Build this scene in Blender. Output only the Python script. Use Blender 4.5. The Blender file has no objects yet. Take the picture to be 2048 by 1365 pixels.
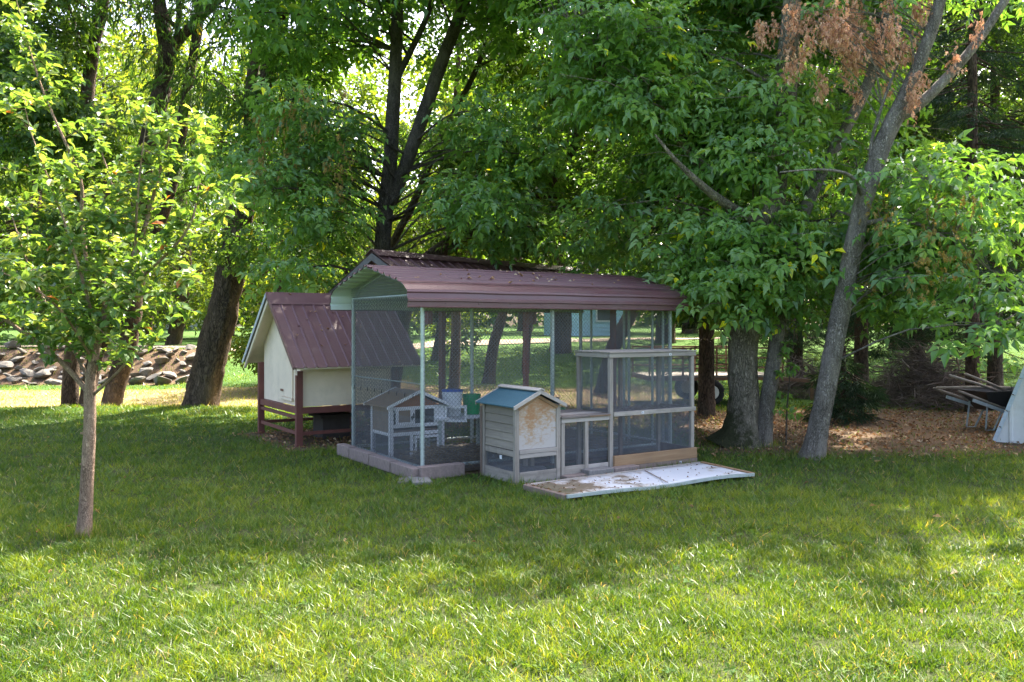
import bpy, math, random
import numpy as np
from mathutils import Vector, Matrix, noise as mnoise

random.seed(7); RNG = np.random.default_rng(11)
SC = bpy.context.scene
COL = SC.collection
R = math.radians

# ------------------------------------------------------------------ camera, sky, sun, exposure
F, CX, HZ, CAMZ = 1700.0, 1024.0, 652.0, 1.6          # focal length (px of a 2048 frame), horizon row, eye height
cd = bpy.data.cameras.new('camera'); cam = bpy.data.objects.new('camera', cd); COL.objects.link(cam)
cam.location = (0, 0, CAMZ); cam.rotation_euler = (R(90), 0, 0)
cd.sensor_width = 36.0; cd.lens = F / 2048 * 36.0; cd.shift_y = -(682.5 - HZ) / 2048
cd.clip_end = 2000; cd.clip_start = 0.05
SC.camera = cam
SUN_AZ, SUN_EL = 30.0, 52.0                            # to the right of straight ahead, above horizon
wd = bpy.data.worlds.new('World'); SC.world = wd; wd.use_nodes = True
nt = wd.node_tree; bg = nt.nodes['Background']
sky = nt.nodes.new('ShaderNodeTexSky'); sky.sky_type = 'NISHITA'; sky.sun_disc = False
sky.sun_elevation = R(SUN_EL); sky.sun_rotation = R(SUN_AZ); sky.dust_density = 5.0; sky.air_density = 0.8; sky.ozone_density = 0.3
nt.links.new(sky.outputs[0], bg.inputs[0]); bg.inputs[1].default_value = 0.15
sl = bpy.data.lights.new('sun', 'SUN'); so = bpy.data.objects.new('sun', sl); COL.objects.link(so)
sl.energy = 4.6; sl.angle = R(0.55); sl.color = (1.0, 0.93, 0.80)
sdir = Vector((math.sin(R(SUN_AZ)) * math.cos(R(SUN_EL)), math.cos(R(SUN_AZ)) * math.cos(R(SUN_EL)), math.sin(R(SUN_EL))))
so.rotation_euler = sdir.to_track_quat('Z', 'Y').to_euler(); so.location = (0, 0, 30)
SC.view_settings.view_transform = 'Standard'; SC.view_settings.look = 'None'
SC.view_settings.gamma = 1.0; SC.view_settings.exposure = 2.48; SC.view_settings.use_curve_mapping = False
SC.render.engine = 'CYCLES'
SC.cycles.max_bounces = 6; SC.cycles.diffuse_bounces = 4; SC.cycles.transmission_bounces = 4
SC.cycles.glossy_bounces = 2; SC.cycles.transparent_max_bounces = 6
SC.cycles.caustics_reflective = False; SC.cycles.caustics_refractive = False
SC.cycles.use_denoising = True; SC.cycles.denoiser = 'OPENIMAGEDENOISE'; SC.cycles.denoising_input_passes = 'RGB_ALBEDO_NORMAL'; SC.cycles.denoising_prefilter = 'ACCURATE'

# ------------------------------------------------------------------ helpers
def sstep(x, a, b):
    t = np.clip((np.asarray(x, float) - a) / (b - a), 0, 1); return t * t * (3 - 2 * t)
def terrain(X, Y):
    X = np.asarray(X, float); Y = np.asarray(Y, float)
    left = 1 - sstep(X, -5.5, -2.6)
    bank = 1 - sstep(X, -10.6, -8.4)
    drop = -0.22 * sstep(Y, 16.6, 18.6) * left
    rise = (1.05 + 0 * X) * (bank * sstep(Y, 26.2, 28.6) + (1 - bank) * sstep(Y, 21, 36))
    far = 0.5 * sstep(Y, 36, 110)
    und = 0.018 * np.sin(X * 1.3 + Y * 0.7) * np.cos(Y * 0.9 - X * 0.4) + 0.01 * np.sin(3.1 * X - 1.7 * Y)
    calm = 1 - sstep(Y, 6.5, 8.0) * (1 - sstep(Y, 12.5, 14))
    return drop + rise + far + und * calm
_VN = np.random.default_rng(3).random((256,256))
def vnoise(X, Y, sc, ox=0.0):
    x = np.asarray(X, float)*sc + 100.3 + ox; y = np.asarray(Y, float)*sc + 57.7 + ox*1.7
    i = np.floor(x).astype(int); j = np.floor(y).astype(int); fx = x-i; fy = y-j; fx = fx*fx*(3-2*fx); fy = fy*fy*(3-2*fy)
    g = lambda a, b: _VN[a % 256, b % 256]
    return (g(i,j)*(1-fx)+g(i+1,j)*fx)*(1-fy) + (g(i,j+1)*(1-fx)+g(i+1,j+1)*fx)*fy
def gz(x, y): return float(terrain(x, y))
def P(px, py, Y): return Vector(((px - CX) / F * Y, Y, CAMZ - (py - HZ) / F * Y))
def GY(py): return F * CAMZ / (py - HZ)
def G(px, py): Y = GY(py); return Vector(((px - CX) / F * Y, Y, 0))

class MB:
    def __init__(s): s.v = []; s.f = []
    def add(s, vs, fs):
        n = len(s.v); s.v += [tuple(q) for q in vs]; s.f += [tuple(n + i for i in q) for q in fs]; return s
    def box(s, x0, x1, y0, y1, z0, z1):
        return s.add([(x0,y0,z0),(x1,y0,z0),(x1,y1,z0),(x0,y1,z0),(x0,y0,z1),(x1,y0,z1),(x1,y1,z1),(x0,y1,z1)],
                     [(0,3,2,1),(4,5,6,7),(0,1,5,4),(1,2,6,5),(2,3,7,6),(3,0,4,7)])
    def beam(s, p, q, w, h, up=(0,0,1)):
        p = Vector(p); q = Vector(q); d = (q - p).normalized(); u = Vector(up)
        if abs(d.dot(u)) > 0.98: u = Vector((0,1,0))
        x = d.cross(u).normalized(); y = x.cross(d).normalized(); x *= w/2; y *= h/2
        return s.add([p-x-y, p+x-y, p+x+y, p-x+y, q-x-y, q+x-y, q+x+y, q-x+y],
                     [(0,3,2,1),(4,5,6,7),(0,1,5,4),(1,2,6,5),(2,3,7,6),(3,0,4,7)])
    def tube(s, pts, rad, n=8, caps=True):
        pts = [Vector(p) for p in pts]; k = len(pts)
        if not hasattr(rad, '__len__'): rad = [rad] * k
        base = len(s.v); ref = None
        for i, p in enumerate(pts):
            d = (pts[min(i+1, k-1)] - pts[max(i-1, 0)]).normalized()
            if ref is None: ref = d.orthogonal().normalized()
            ref = (ref - d * ref.dot(d)).normalized(); b = d.cross(ref)
            for j in range(n):
                a = 2*math.pi*j/n; s.v.append(tuple(p + (ref*math.cos(a) + b*math.sin(a)) * rad[i]))
        for i in range(k-1):
            for j in range(n):
                a = base+i*n+j; b2 = base+i*n+(j+1) % n; s.f.append((a, b2, b2+n, a+n))
        if caps:
            s.f.append(tuple(base+j for j in reversed(range(n)))); s.f.append(tuple(base+(k-1)*n+j for j in range(n)))
        return s
    def prism(s, poly, axis, a0, a1):
        """poly: list of 2-tuples in the plane normal to axis (x: (y,z), y: (x,z), z: (x,y))"""
        n = len(poly); f = {'x': lambda p, t: (t, p[0], p[1]), 'y': lambda p, t: (p[0], t, p[1]), 'z': lambda p, t: (p[0], p[1], t)}[axis]
        vs = [f(p, a0) for p in poly] + [f(p, a1) for p in poly]
        fs = [tuple(range(n)), tuple(reversed(range(n, 2*n)))] + [(i, i+n, (i+1) % n + n, (i+1) % n) for i in range(n)]
        return s.add(vs, fs)
    def build(s, name, m, parent=None, smooth=False, bevel=0, loc=None, rotz=None):
        me = bpy.data.meshes.new(name); me.from_pydata(s.v, [], s.f)
        import bmesh
        bm = bmesh.new(); bm.from_mesh(me); bmesh.ops.recalc_face_normals(bm, faces=bm.faces); bm.to_mesh(me); bm.free()
        if smooth: me.polygons.foreach_set('use_smooth', [True]*len(me.polygons))
        return link(name, me, m, parent, bevel, loc, rotz)
def link(name, me, m, parent=None, bevel=0, loc=None, rotz=None):
    if m is not None and not len(me.materials): me.materials.append(m)
    o = bpy.data.objects.new(name, me); COL.objects.link(o)
    if parent is not None: o.parent = parent
    if loc is not None: o.location = loc
    if rotz is not None: o.rotation_euler.z = rotz
    if bevel:
        b = o.modifiers.new('bevel', 'BEVEL'); b.width = bevel; b.segments = 2; b.limit_method = 'ANGLE'
    return o
def thing(name, label, cat, loc=(0,0,0), rotz=0, group=None):
    o = bpy.data.objects.new(name, None); COL.objects.link(o); o.empty_display_size = 0.1
    o.location = loc; o.rotation_euler.z = rotz
    return tag(o, label, cat, group)
def tag(o, label, cat=None, group=None, kind=None):
    o['label'] = label
    if cat: o['category'] = cat
    if group: o['group'] = group
    if kind: o['kind'] = kind
    return o
def tri_mesh(name, V, T, rnd=None, smooth=False):
    me = bpy.data.meshes.new(name); V = np.ascontiguousarray(V, np.float32); T = np.ascontiguousarray(T, np.int32)
    me.vertices.add(len(V)); me.vertices.foreach_set('co', V.ravel())
    me.loops.add(T.size); me.loops.foreach_set('vertex_index', T.ravel())
    me.polygons.add(len(T)); me.polygons.foreach_set('loop_start', np.arange(0, T.size, 3, dtype=np.int32))
    try: me.polygons.foreach_set('loop_total', np.full(len(T), 3, np.int32))
    except Exception: pass
    if rnd is not None:
        a = me.attributes.new('rnd', 'FLOAT', 'FACE'); a.data.foreach_set('value', np.ascontiguousarray(rnd, np.float32))
    me.update(calc_edges=True)
    me.polygons.foreach_set('use_smooth', np.full(len(T), smooth))
    return me

# ------------------------------------------------------------------ materials
def mat(name): 
    m = bpy.data.materials.new(name); m.use_nodes = True; t = m.node_tree; return m, t, t.nodes['Principled BSDF']
def N(t, typ, **kw):
    n = t.nodes.new(typ)
    for k, v in kw.items(): setattr(n, k, v)
    return n
def ramp(t, fac, stops):
    r = N(t, 'ShaderNodeValToRGB'); e = r.color_ramp.elements
    while len(e) < len(stops): e.new(0.5)
    for i, (p, c) in enumerate(stops): e[i].position = p; e[i].color = (*c, 1)
    t.links.new(fac, r.inputs[0]); return r.outputs[0]
def mixc(t, fac, a, b, mode='MIX'):
    n = N(t, 'ShaderNodeMix', data_type='RGBA', blend_type=mode)
    if hasattr(fac, 'links'): t.links.new(fac, n.inputs[0])
    else: n.inputs[0].default_value = fac
    for i, c in ((6, a), (7, b)):
        if hasattr(c, 'links'): t.links.new(c, n.inputs[i])
        else: n.inputs[i].default_value = (*c, 1)
    return n.outputs[2]
def coords(t, kind='Object', scale=(1,1,1)):
    c = N(t, 'ShaderNodeTexCoord'); mp = N(t, 'ShaderNodeMapping'); mp.inputs['Scale'].default_value = scale
    t.links.new(c.outputs[kind], mp.inputs[0]); return mp.outputs[0]
def noise(t, vec, scale, detail=4, rough=0.55, out=0):
    n = N(t, 'ShaderNodeTexNoise'); n.inputs['Scale'].default_value = scale; n.inputs['Detail'].default_value = detail
    n.inputs['Roughness'].default_value = rough
    if vec is not None: t.links.new(vec, n.inputs['Vector'])
    return n.outputs[out]
def bump(t, bs, h, strength=0.3, dist=0.01):
    b = N(t, 'ShaderNodeBump'); b.inputs['Strength'].default_value = strength; b.inputs['Distance'].default_value = dist
    t.links.new(h, b.inputs['Height']); t.links.new(b.outputs[0], bs.inputs['Normal'])
def mapr(t, v, a, b, c=0.0, d=1.0):
    n = N(t, 'ShaderNodeMapRange'); n.inputs[1].default_value = a; n.inputs[2].default_value = b
    n.inputs[3].default_value = c; n.inputs[4].default_value = d; t.links.new(v, n.inputs[0]); return n.outputs[0]
def objrand(t): return N(t, 'ShaderNodeObjectInfo').outputs['Random']

def wood(name, c1, c2, dirt=(0.1,0.085,0.07), rough=0.85, axis=2, dirt_amt=0.5):
    m, t, bs = mat(name)
    sc = [13, 13, 13]; sc[axis] = 0.9
    v = coords(t, 'Object', sc)
    ofs = N(t, 'ShaderNodeVectorMath', operation='ADD'); rr = objrand(t)
    cmb = N(t, 'ShaderNodeCombineXYZ'); mul = N(t, 'ShaderNodeMath', operation='MULTIPLY'); mul.inputs[1].default_value = 37
    t.links.new(rr, mul.inputs[0]); [t.links.new(mul.outputs[0], cmb.inputs[i]) for i in range(3)]
    t.links.new(v, ofs.inputs[0]); t.links.new(cmb.outputs[0], ofs.inputs[1])
    n1 = noise(t, ofs.outputs[0], 2.2, 6, 0.65)
    col = ramp(t, n1, [(0.25, c1), (0.75, c2)])
    v2 = coords(t, 'Object'); n2 = noise(t, v2, 6, 5, 0.7)
    f2 = mapr(t, n2, 0.52, 0.72, 0, dirt_amt)
    col = mixc(t, f2, col, dirt)
    val = mapr(t, rr, 0, 1, 0.82, 1.12)
    hs = N(t, 'ShaderNodeHueSaturation'); t.links.new(val, hs.inputs['Value']); t.links.new(col, hs.inputs['Color'])
    t.links.new(hs.outputs[0], bs.inputs['Base Color']); bs.inputs['Roughness'].default_value = rough
    bump(t, bs, n1, 0.5, 0.003); return m
def plain(name, c, rough=0.5, metal=0.0, var=0.15, scale=8, dirt=None, bumpy=0.0):
    m, t, bs = mat(name); v = coords(t, 'Object'); n1 = noise(t, v, scale, 5, 0.65)
    lo = tuple(x * (1 - var) for x in c); hi = tuple(min(1, x * (1 + var)) for x in c)
    col = ramp(t, n1, [(0.3, lo), (0.7, hi)])
    if dirt:
        n2 = noise(t, v, scale * 0.45, 6, 0.75); col = mixc(t, mapr(t, n2, 0.5, 0.72, 0, dirt[1]), col, dirt[0])
    t.links.new(col, bs.inputs['Base Color']); bs.inputs['Roughness'].default_value = rough; bs.inputs['Metallic'].default_value = metal
    if bumpy: bump(t, bs, n1, bumpy, 0.01)
    return m
def bark(name, c1, c2, moss=None, scale=9):
    m, t, bs = mat(name); v = coords(t, 'Object', (1, 1, 0.22))
    n1 = noise(t, v, scale, 7, 0.7); vo = N(t, 'ShaderNodeTexVoronoi', feature='DISTANCE_TO_EDGE'); vo.inputs['Scale'].default_value = scale*1.7
    dv = N(t, 'ShaderNodeVectorMath', operation='ADD'); t.links.new(v, dv.inputs[0])
    n0 = noise(t, v, scale*0.8, 3, 0.5, 1); t.links.new(n0, dv.inputs[1]); t.links.new(dv.outputs[0], vo.inputs['Vector'])
    crack = mapr(t, vo.outputs['Distance'], 0.0, 0.20)
    col = ramp(t, n1, [(0.3, c1), (0.7, c2)])
    col = mixc(t, mapr(t, crack, 0, 1, 0.85, 0.0), col, tuple(x*0.30 for x in c1))
    nb_ = noise(t, coords(t, 'Object', (1,1,0.5)), scale*0.35, 5, 0.65); col = mixc(t, mapr(t, nb_, 0.45, 0.7, 0.0, 0.5), col, tuple(min(1, x*1.35) for x in c2))
    if moss:
        v2 = coords(t, 'Object'); n2 = noise(t, v2, 5, 6, 0.75); sp_ = N(t, 'ShaderNodeSeparateXYZ'); t.links.new(v2, sp_.inputs[0])
        hz_ = mapr(t, sp_.outputs[2], 0.0, 1.3, 0.26, -0.12); hx_ = mapr(t, sp_.outputs[0], -0.22, 0.25, 0.16, -0.16)
        m1 = N(t, 'ShaderNodeMath', operation='ADD'); t.links.new(hz_, m1.inputs[0]); t.links.new(hx_, m1.inputs[1]); m2 = N(t, 'ShaderNodeMath', operation='ADD'); t.links.new(m1.outputs[0], m2.inputs[0]); t.links.new(n2, m2.inputs[1])
        col = mixc(t, mapr(t, m2.outputs[0], 0.62, 0.78, 0, moss[1]), col, moss[0])
    t.links.new(col, bs.inputs['Base Color']); bs.inputs['Roughness'].default_value = 0.95; bs.inputs['Specular IOR Level'].default_value = 0.2
    ad = N(t, 'ShaderNodeMath', operation='ADD'); t.links.new(crack, ad.inputs[0]); t.links.new(n1, ad.inputs[1])
    bump(t, bs, ad.outputs[0], 0.9, 0.02); return m
def leafmat(name, stops, tcol, tfac=0.45, rough=0.45, spec=0.4):
    m, t, bs = mat(name)
    at = N(t, 'ShaderNodeAttribute'); at.attribute_name = 'rnd'
    col = ramp(t, at.outputs['Fac'], stops)
    t.links.new(col, bs.inputs['Base Color']); bs.inputs['Roughness'].default_value = rough; bs.inputs['Specular IOR Level'].default_value = spec
    tr = N(t, 'ShaderNodeBsdfTranslucent'); tc = mixc(t, 1.0, col, tcol, 'MULTIPLY'); t.links.new(tc, tr.inputs[0])
    mx = N(t, 'ShaderNodeMixShader'); mx.inputs[0].default_value = tfac
    t.links.new(bs.outputs[0], mx.inputs[1]); t.links.new(tr.outputs[0], mx.inputs[2])
    t.links.new(mx.outputs[0], t.nodes['Material Output'].inputs[0]); return m

M = {}
M['greywood'] = wood('weathered_grey_wood', (0.185,0.158,0.130), (0.40,0.355,0.305), dirt_amt=0.45)
M['greywood_x'] = wood('weathered_grey_wood_x', (0.185,0.158,0.130), (0.40,0.355,0.305), axis=0, dirt_amt=0.45)
M['greywood_y'] = wood('weathered_grey_wood_y', (0.185,0.158,0.130), (0.40,0.355,0.305), axis=1, dirt_amt=0.45)
M['palewood_x'] = wood('pale_wood_trim_x', (0.30,0.265,0.23), (0.45,0.405,0.36), axis=0, dirt_amt=0.25)
M['palewood_y'] = wood('pale_wood_trim_y', (0.30,0.265,0.23), (0.45,0.405,0.36), axis=1, dirt_amt=0.25)
M['plank_y'] = wood('buff_plank_y', (0.20,0.172,0.14), (0.30,0.262,0.215), axis=1, dirt_amt=0.3)
M['tanboard'] = wood('tan_board', (0.21,0.12,0.06), (0.33,0.21,0.115), axis=0, dirt_amt=0.35, dirt=(0.17,0.12,0.09))
M['brownboard'] = wood('brown_board', (0.16,0.11,0.085), (0.27,0.2,0.16), axis=2, dirt_amt=0.4)
M['darkboard_x'] = wood('dark_roof_board', (0.13,0.11,0.095), (0.24,0.2,0.17), axis=0, dirt_amt=0.4)
M['whitewood'] = plain('white_painted_wood', (0.76,0.75,0.77), 0.6, var=0.08, dirt=((0.35,0.31,0.27), 0.5))
M['tanply'] = wood('tan_ply', (0.22,0.155,0.105), (0.30,0.215,0.15), axis=0, dirt_amt=0.2)
M['redply'] = wood('red_brown_ply', (0.25,0.10,0.06), (0.36,0.17,0.10), axis=0, dirt_amt=0.3)
M['cream'] = plain('cream_painted_siding', (0.78,0.65,0.49), 0.7, var=0.06, scale=4, dirt=((0.36,0.31,0.22), 0.35))
M['maroon'] = plain('red_brown_painted_post', (0.15,0.048,0.036), 0.6, var=0.2, dirt=((0.08,0.05,0.04), 0.5))
M['metalroof'] = plain('brown_painted_steel', (0.115,0.047,0.050), 0.42, var=0.10, scale=3, dirt=((0.12,0.09,0.088), 0.4))
M['metalroof'].node_tree.nodes['Principled BSDF'].inputs['Specular IOR Level'].default_value = 0.6
t = M['metalroof'].node_tree; bs = t.nodes['Principled BSDF']; v = coords(t, 'Object', (0.5, 14, 14)); n9 = noise(t, v, 2.0, 6, 0.7)
old = bs.inputs['Base Color'].links[0].from_socket; t.links.new(mixc(t, mapr(t, n9, 0.5, 0.75, 0, 0.35), old, (0.17,0.12,0.12)), bs.inputs['Base Color'])
t.links.new(mapr(t, n9, 0.3, 0.8, 0.32, 0.6), bs.inputs['Roughness'])
M['liner'] = plain('pale_steel_underside', (0.66,0.72,0.68), 0.45, var=0.06, scale=4, dirt=((0.4,0.42,0.38), 0.4))
M['galv'] = plain('galvanised_steel', (0.46,0.52,0.50), 0.42, metal=0.35, var=0.12, scale=14, dirt=((0.28,0.31,0.28), 0.5))
M['wire'] = plain('galvanised_wire', (0.17,0.19,0.225), 0.5, metal=0.2, var=0.15, scale=10)
M['chain'] = plain('dull_chain_link_wire', (0.13,0.14,0.14), 0.5, metal=0.2, var=0.2, scale=10)
M['black'] = plain('black_plastic', (0.02,0.02,0.022), 0.45, var=0.2)
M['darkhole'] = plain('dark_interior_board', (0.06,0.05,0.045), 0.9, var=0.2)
M['tealfelt'] = plain('blue_green_roofing_felt', (0.035,0.10,0.13), 0.9, var=0.22, scale=60, dirt=((0.09,0.14,0.15), 0.3), bumpy=0.3)
M['paver'] = plain('brown_concrete_block', (0.23,0.175,0.155), 0.92, var=0.2, scale=30, dirt=((0.12,0.10,0.08), 0.6), bumpy=0.4)
M['greypaver'] = plain('grey_concrete_block', (0.21,0.195,0.185), 0.92, var=0.2, scale=30, dirt=((0.11,0.10,0.08), 0.6), bumpy=0.4)
M['white_plastic'] = plain('white_plastic', (0.75,0.76,0.78), 0.4, var=0.04)
M['blue_plastic'] = plain('blue_plastic', (0.03,0.09,0.38), 0.4, var=0.06)
M['green_plastic'] = plain('green_plastic', (0.01,0.30,0.10), 0.4, var=0.1)
M['stone'] = plain('riprap_stone', (0.15,0.135,0.115), 0.9, var=0.4, scale=5, dirt=((0.16,0.14,0.11), 0.5), bumpy=0.5)
M['white_steel'] = plain('white_painted_steel', (0.66,0.65,0.62), 0.5, var=0.08, scale=3, dirt=((0.40,0.33,0.25), 0.55))
M['trim'] = plain('blue_grey_steel_trim', (0.45,0.52,0.58), 0.45, metal=0.2, var=0.15, scale=20, dirt=((0.55,0.56,0.55), 0.5))
M['twig'] = plain('dead_twigs', (0.17,0.13,0.105), 0.95, var=0.4, scale=3)
M['tyre'] = plain('rubber', (0.02,0.02,0.02), 0.85, var=0.3)
M['rust'] = plain('rusty_steel', (0.20,0.10,0.06), 0.8, var=0.35, scale=12)
M['bluesiding'] = plain('pale_blue_siding', (0.40,0.62,0.75), 0.6, var=0.05)
M['shingle'] = plain('grey_shingle', (0.12,0.11,0.105), 0.9, var=0.25)
M['glass'] = plain('window_glass', (0.03,0.04,0.05), 0.05, var=0.1)
M['whitehouse'] = plain('white_siding', (0.74,0.73,0.70), 0.7, var=0.04)
M['darkpole'] = wood('old_grey_pole', (0.24,0.20,0.17), (0.40,0.34,0.29), axis=0)
M['straw'] = leafmat('straw_litter', [(0.0,(0.14,0.105,0.07)),(0.5,(0.30,0.235,0.155)),(1.0,(0.50,0.41,0.28))], (0.8,0.7,0.5), 0.15, 0.9, 0.1)
M['litter'] = leafmat('dry_fallen_leaves', [(0.0,(0.13,0.075,0.04)),(0.5,(0.30,0.17,0.09)),(0.85,(0.46,0.30,0.17)),(1.0,(0.62,0.52,0.36))], (0.9,0.7,0.4), 0.2, 0.8, 0.2)
M['bark_dark'] = bark('dark_furrowed_bark', (0.055,0.039,0.028), (0.17,0.12,0.085), scale=7)
M['bark_mid'] = bark('grey_brown_bark', (0.085,0.07,0.055), (0.19,0.16,0.13), scale=12)
M['bark_grey'] = bark('grey_ash_bark', (0.17,0.145,0.115), (0.38,0.335,0.28), scale=13)
M['bark_moss'] = bark('mossy_grey_bark', (0.165,0.14,0.10), (0.37,0.315,0.24), moss=((0.045,0.05,0.018), 0.9), scale=10)
M['bark_apple'] = bark('smooth_tan_bark', (0.42,0.275,0.19), (0.60,0.42,0.31), scale=17)
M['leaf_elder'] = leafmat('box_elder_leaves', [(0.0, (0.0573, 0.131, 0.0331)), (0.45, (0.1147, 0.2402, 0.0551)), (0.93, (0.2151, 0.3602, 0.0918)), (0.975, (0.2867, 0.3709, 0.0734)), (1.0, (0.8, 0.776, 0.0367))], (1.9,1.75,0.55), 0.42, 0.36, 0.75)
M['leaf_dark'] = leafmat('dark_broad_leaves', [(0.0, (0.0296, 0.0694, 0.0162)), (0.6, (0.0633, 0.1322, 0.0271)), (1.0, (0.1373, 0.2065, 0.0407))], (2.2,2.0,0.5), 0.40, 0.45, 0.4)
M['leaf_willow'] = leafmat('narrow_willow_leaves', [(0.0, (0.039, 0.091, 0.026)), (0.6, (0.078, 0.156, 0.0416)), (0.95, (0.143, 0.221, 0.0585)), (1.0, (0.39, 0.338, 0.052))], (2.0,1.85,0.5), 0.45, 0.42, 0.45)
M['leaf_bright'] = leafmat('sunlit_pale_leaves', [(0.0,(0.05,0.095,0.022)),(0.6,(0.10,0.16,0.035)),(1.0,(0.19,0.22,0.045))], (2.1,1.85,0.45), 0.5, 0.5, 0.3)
M['leaf_apple'] = leafmat('apple_leaves', [(0.0, (0.06, 0.1306, 0.0413)), (0.5, (0.12, 0.2132, 0.0618)), (0.9, (0.24, 0.3025, 0.1032)), (0.985, (0.39, 0.385, 0.1375)), (1.0, (0.495, 0.165, 0.055))], (1.9,1.7,0.5), 0.40, 0.38, 0.5)
M['needle'] = leafmat('spruce_needles', [(0.0, (0.0182, 0.039, 0.0208)), (0.6, (0.039, 0.078, 0.039)), (1.0, (0.0845, 0.1105, 0.052))], (1.5,1.5,0.6), 0.2, 0.6, 0.3)
M['samara_brown'] = leafmat('dry_seed_wings', [(0.0, (0.35, 0.175, 0.1063)), (0.6, (0.625, 0.375, 0.25)), (1.0, (0.8, 0.5875, 0.4375))], (1.2,1.0,0.8), 0.35, 0.8, 0.2)
M['samara_gold'] = leafmat('golden_seed_wings', [(0.0,(0.17,0.14,0.04)),(0.6,(0.30,0.23,0.07)),(1.0,(0.40,0.31,0.14))], (1.3,1.1,0.6), 0.4, 0.8, 0.2)
M['grass'] = leafmat('grass_blades', [(0.0, (0.0305, 0.0842, 0.0095)), (0.45, (0.0828, 0.1584, 0.0171)), (0.88, (0.1744, 0.2425, 0.0323)), (0.93, (0.2507, 0.2425, 0.0855)), (1.0, (0.3924, 0.3317, 0.19))], (1.95,1.5,0.42), 0.42, 0.42, 0.4)
M['weed'] = leafmat('broad_weed_leaves', [(0.0,(0.045,0.11,0.025)),(0.6,(0.085,0.165,0.035)),(1.0,(0.15,0.21,0.06))], (1.6,1.4,0.5), 0.45, 0.7, 0.15)

# coop front panel: whitened ply with rust-coloured wear
m, t, bs = mat('worn_orange_white_ply'); v = coords(t, 'Object', (9, 9, 16)); n1 = noise(t, v, 2.4, 10, 0.8)
v2 = coords(t, 'Object', (1, 1, 1)); n2 = noise(t, v2, 3.2, 4, 0.6); ad = N(t, 'ShaderNodeMath', operation='ADD'); t.links.new(n1, ad.inputs[0]); t.links.new(n2, ad.inputs[1])
sx = N(t, 'ShaderNodeSeparateXYZ'); t.links.new(v2, sx.inputs[0]); low = mapr(t, sx.outputs[2], 0.36, 0.50, -0.20, 0.02)
ad2 = N(t, 'ShaderNodeMath', operation='ADD'); t.links.new(ad.outputs[0], ad2.inputs[0]); t.links.new(low, ad2.inputs[1])
col = ramp(t, ad2.outputs[0], [(0.43, (0.44,0.40,0.37)), (0.475, (0.41,0.34,0.28)), (0.515, (0.385,0.26,0.155)), (0.57, (0.34,0.18,0.085))])
hm = N(t, 'ShaderNodeMath', operation='MULTIPLY'); hm.inputs[1].default_value = 0.5; t.links.new(ad2.outputs[0], hm.inputs[0])
t.links.new(hm.outputs[0], col.node.inputs[0])
t.links.new(col, bs.inputs['Base Color']); bs.inputs['Roughness'].default_value = 0.85; bump(t, bs, n1, 0.3, 0.002); M['wornply'] = m
# white sheet with litter stains
m, t, bs = mat('dirty_white_sheet'); v = coords(t, 'Object'); n1 = noise(t, v, 6, 7, 0.7); n2 = noise(t, v, 1.3, 3, 0.5)
ad = N(t, 'ShaderNodeMath', operation='ADD'); t.links.new(n1, ad.inputs[0]); t.links.new(n2, ad.inputs[1])
sx = N(t, 'ShaderNodeSeparateXYZ'); t.links.new(v, sx.inputs[0]); lf = mapr(t, sx.outputs[0], 0.0, 1.2, 0.23, -0.06)
ad2 = N(t, 'ShaderNodeMath', operation='ADD'); t.links.new(ad.outputs[0], ad2.inputs[0]); t.links.new(lf, ad2.inputs[1])
hm = N(t, 'ShaderNodeMath', operation='MULTIPLY'); hm.inputs[1].default_value = 0.5; t.links.new(ad2.outputs[0], hm.inputs[0])
col = ramp(t, hm.outputs[0], [(0.53, (0.56,0.57,0.60)), (0.575, (0.45,0.42,0.39)), (0.61, (0.17,0.13,0.09)), (0.72, (0.10,0.09,0.05))])
t.links.new(col, bs.inputs['Base Color']); bs.inputs['Roughness'].default_value = 0.6; M['sheet'] = m
# ground
m, t, bs = mat('lawn_soil'); v = coords(t, 'Object'); n1 = noise(t, v, 0.55, 6, 0.65); n2 = noise(t, v, 9, 8, 0.75); n3 = noise(t, v, 45, 4, 0.7)
green = ramp(t, n2, [(0.3, (0.030,0.070,0.014)), (0.55, (0.065,0.125,0.026)), (0.75, (0.115,0.165,0.045))])
thatch = ramp(t, n3, [(0.3, (0.030,0.036,0.014)), (0.55, (0.060,0.075,0.026)), (0.75, (0.13,0.12,0.06))])
atn = N(t, 'ShaderNodeAttribute'); atn.attribute_name = 'near'; green = mixc(t, atn.outputs['Fac'], green, thatch)
brown = ramp(t, n3, [(0.3, (0.060,0.042,0.028)), (0.55, (0.15,0.10,0.065)), (0.75, (0.27,0.19,0.12))])
tan = ramp(t, n2, [(0.3, (0.15,0.12,0.05)), (0.7, (0.33,0.26,0.13))])
at = N(t, 'ShaderNodeAttribute'); at.attribute_name = 'litter'; at2 = N(t, 'ShaderNodeAttribute'); at2.attribute_name = 'dry'
def thr(a, nz, lo=0.42, hi=0.58):
    s = N(t, 'ShaderNodeMath', operation='ADD'); t.links.new(a, s.inputs[0]); k = mapr(t, nz, 0, 1, -0.35, 0.35); t.links.new(k, s.inputs[1])
    return mapr(t, s.outputs[0], lo, hi)
col = mixc(t, thr(at2.outputs['Fac'], n1), green, tan); col = mixc(t, thr(at.outputs['Fac'], n1, 0.35, 0.65), col, brown)
t.links.new(col, bs.inputs['Base Color']); bs.inputs['Roughness'].default_value = 1.0; bs.inputs['Specular IOR Level'].default_value = 0.1
bump(t, bs, n3, 0.8, 0.03); M['lawn'] = m
M['path'] = plain('pale_dirt_path', (0.24,0.185,0.13), 0.95, var=0.2, scale=3)
M['dirt'] = plain('bare_dirt', (0.17,0.135,0.105), 1.0, var=0.4, scale=14, dirt=((0.20,0.165,0.12), 0.6), bumpy=0.8)

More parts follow.
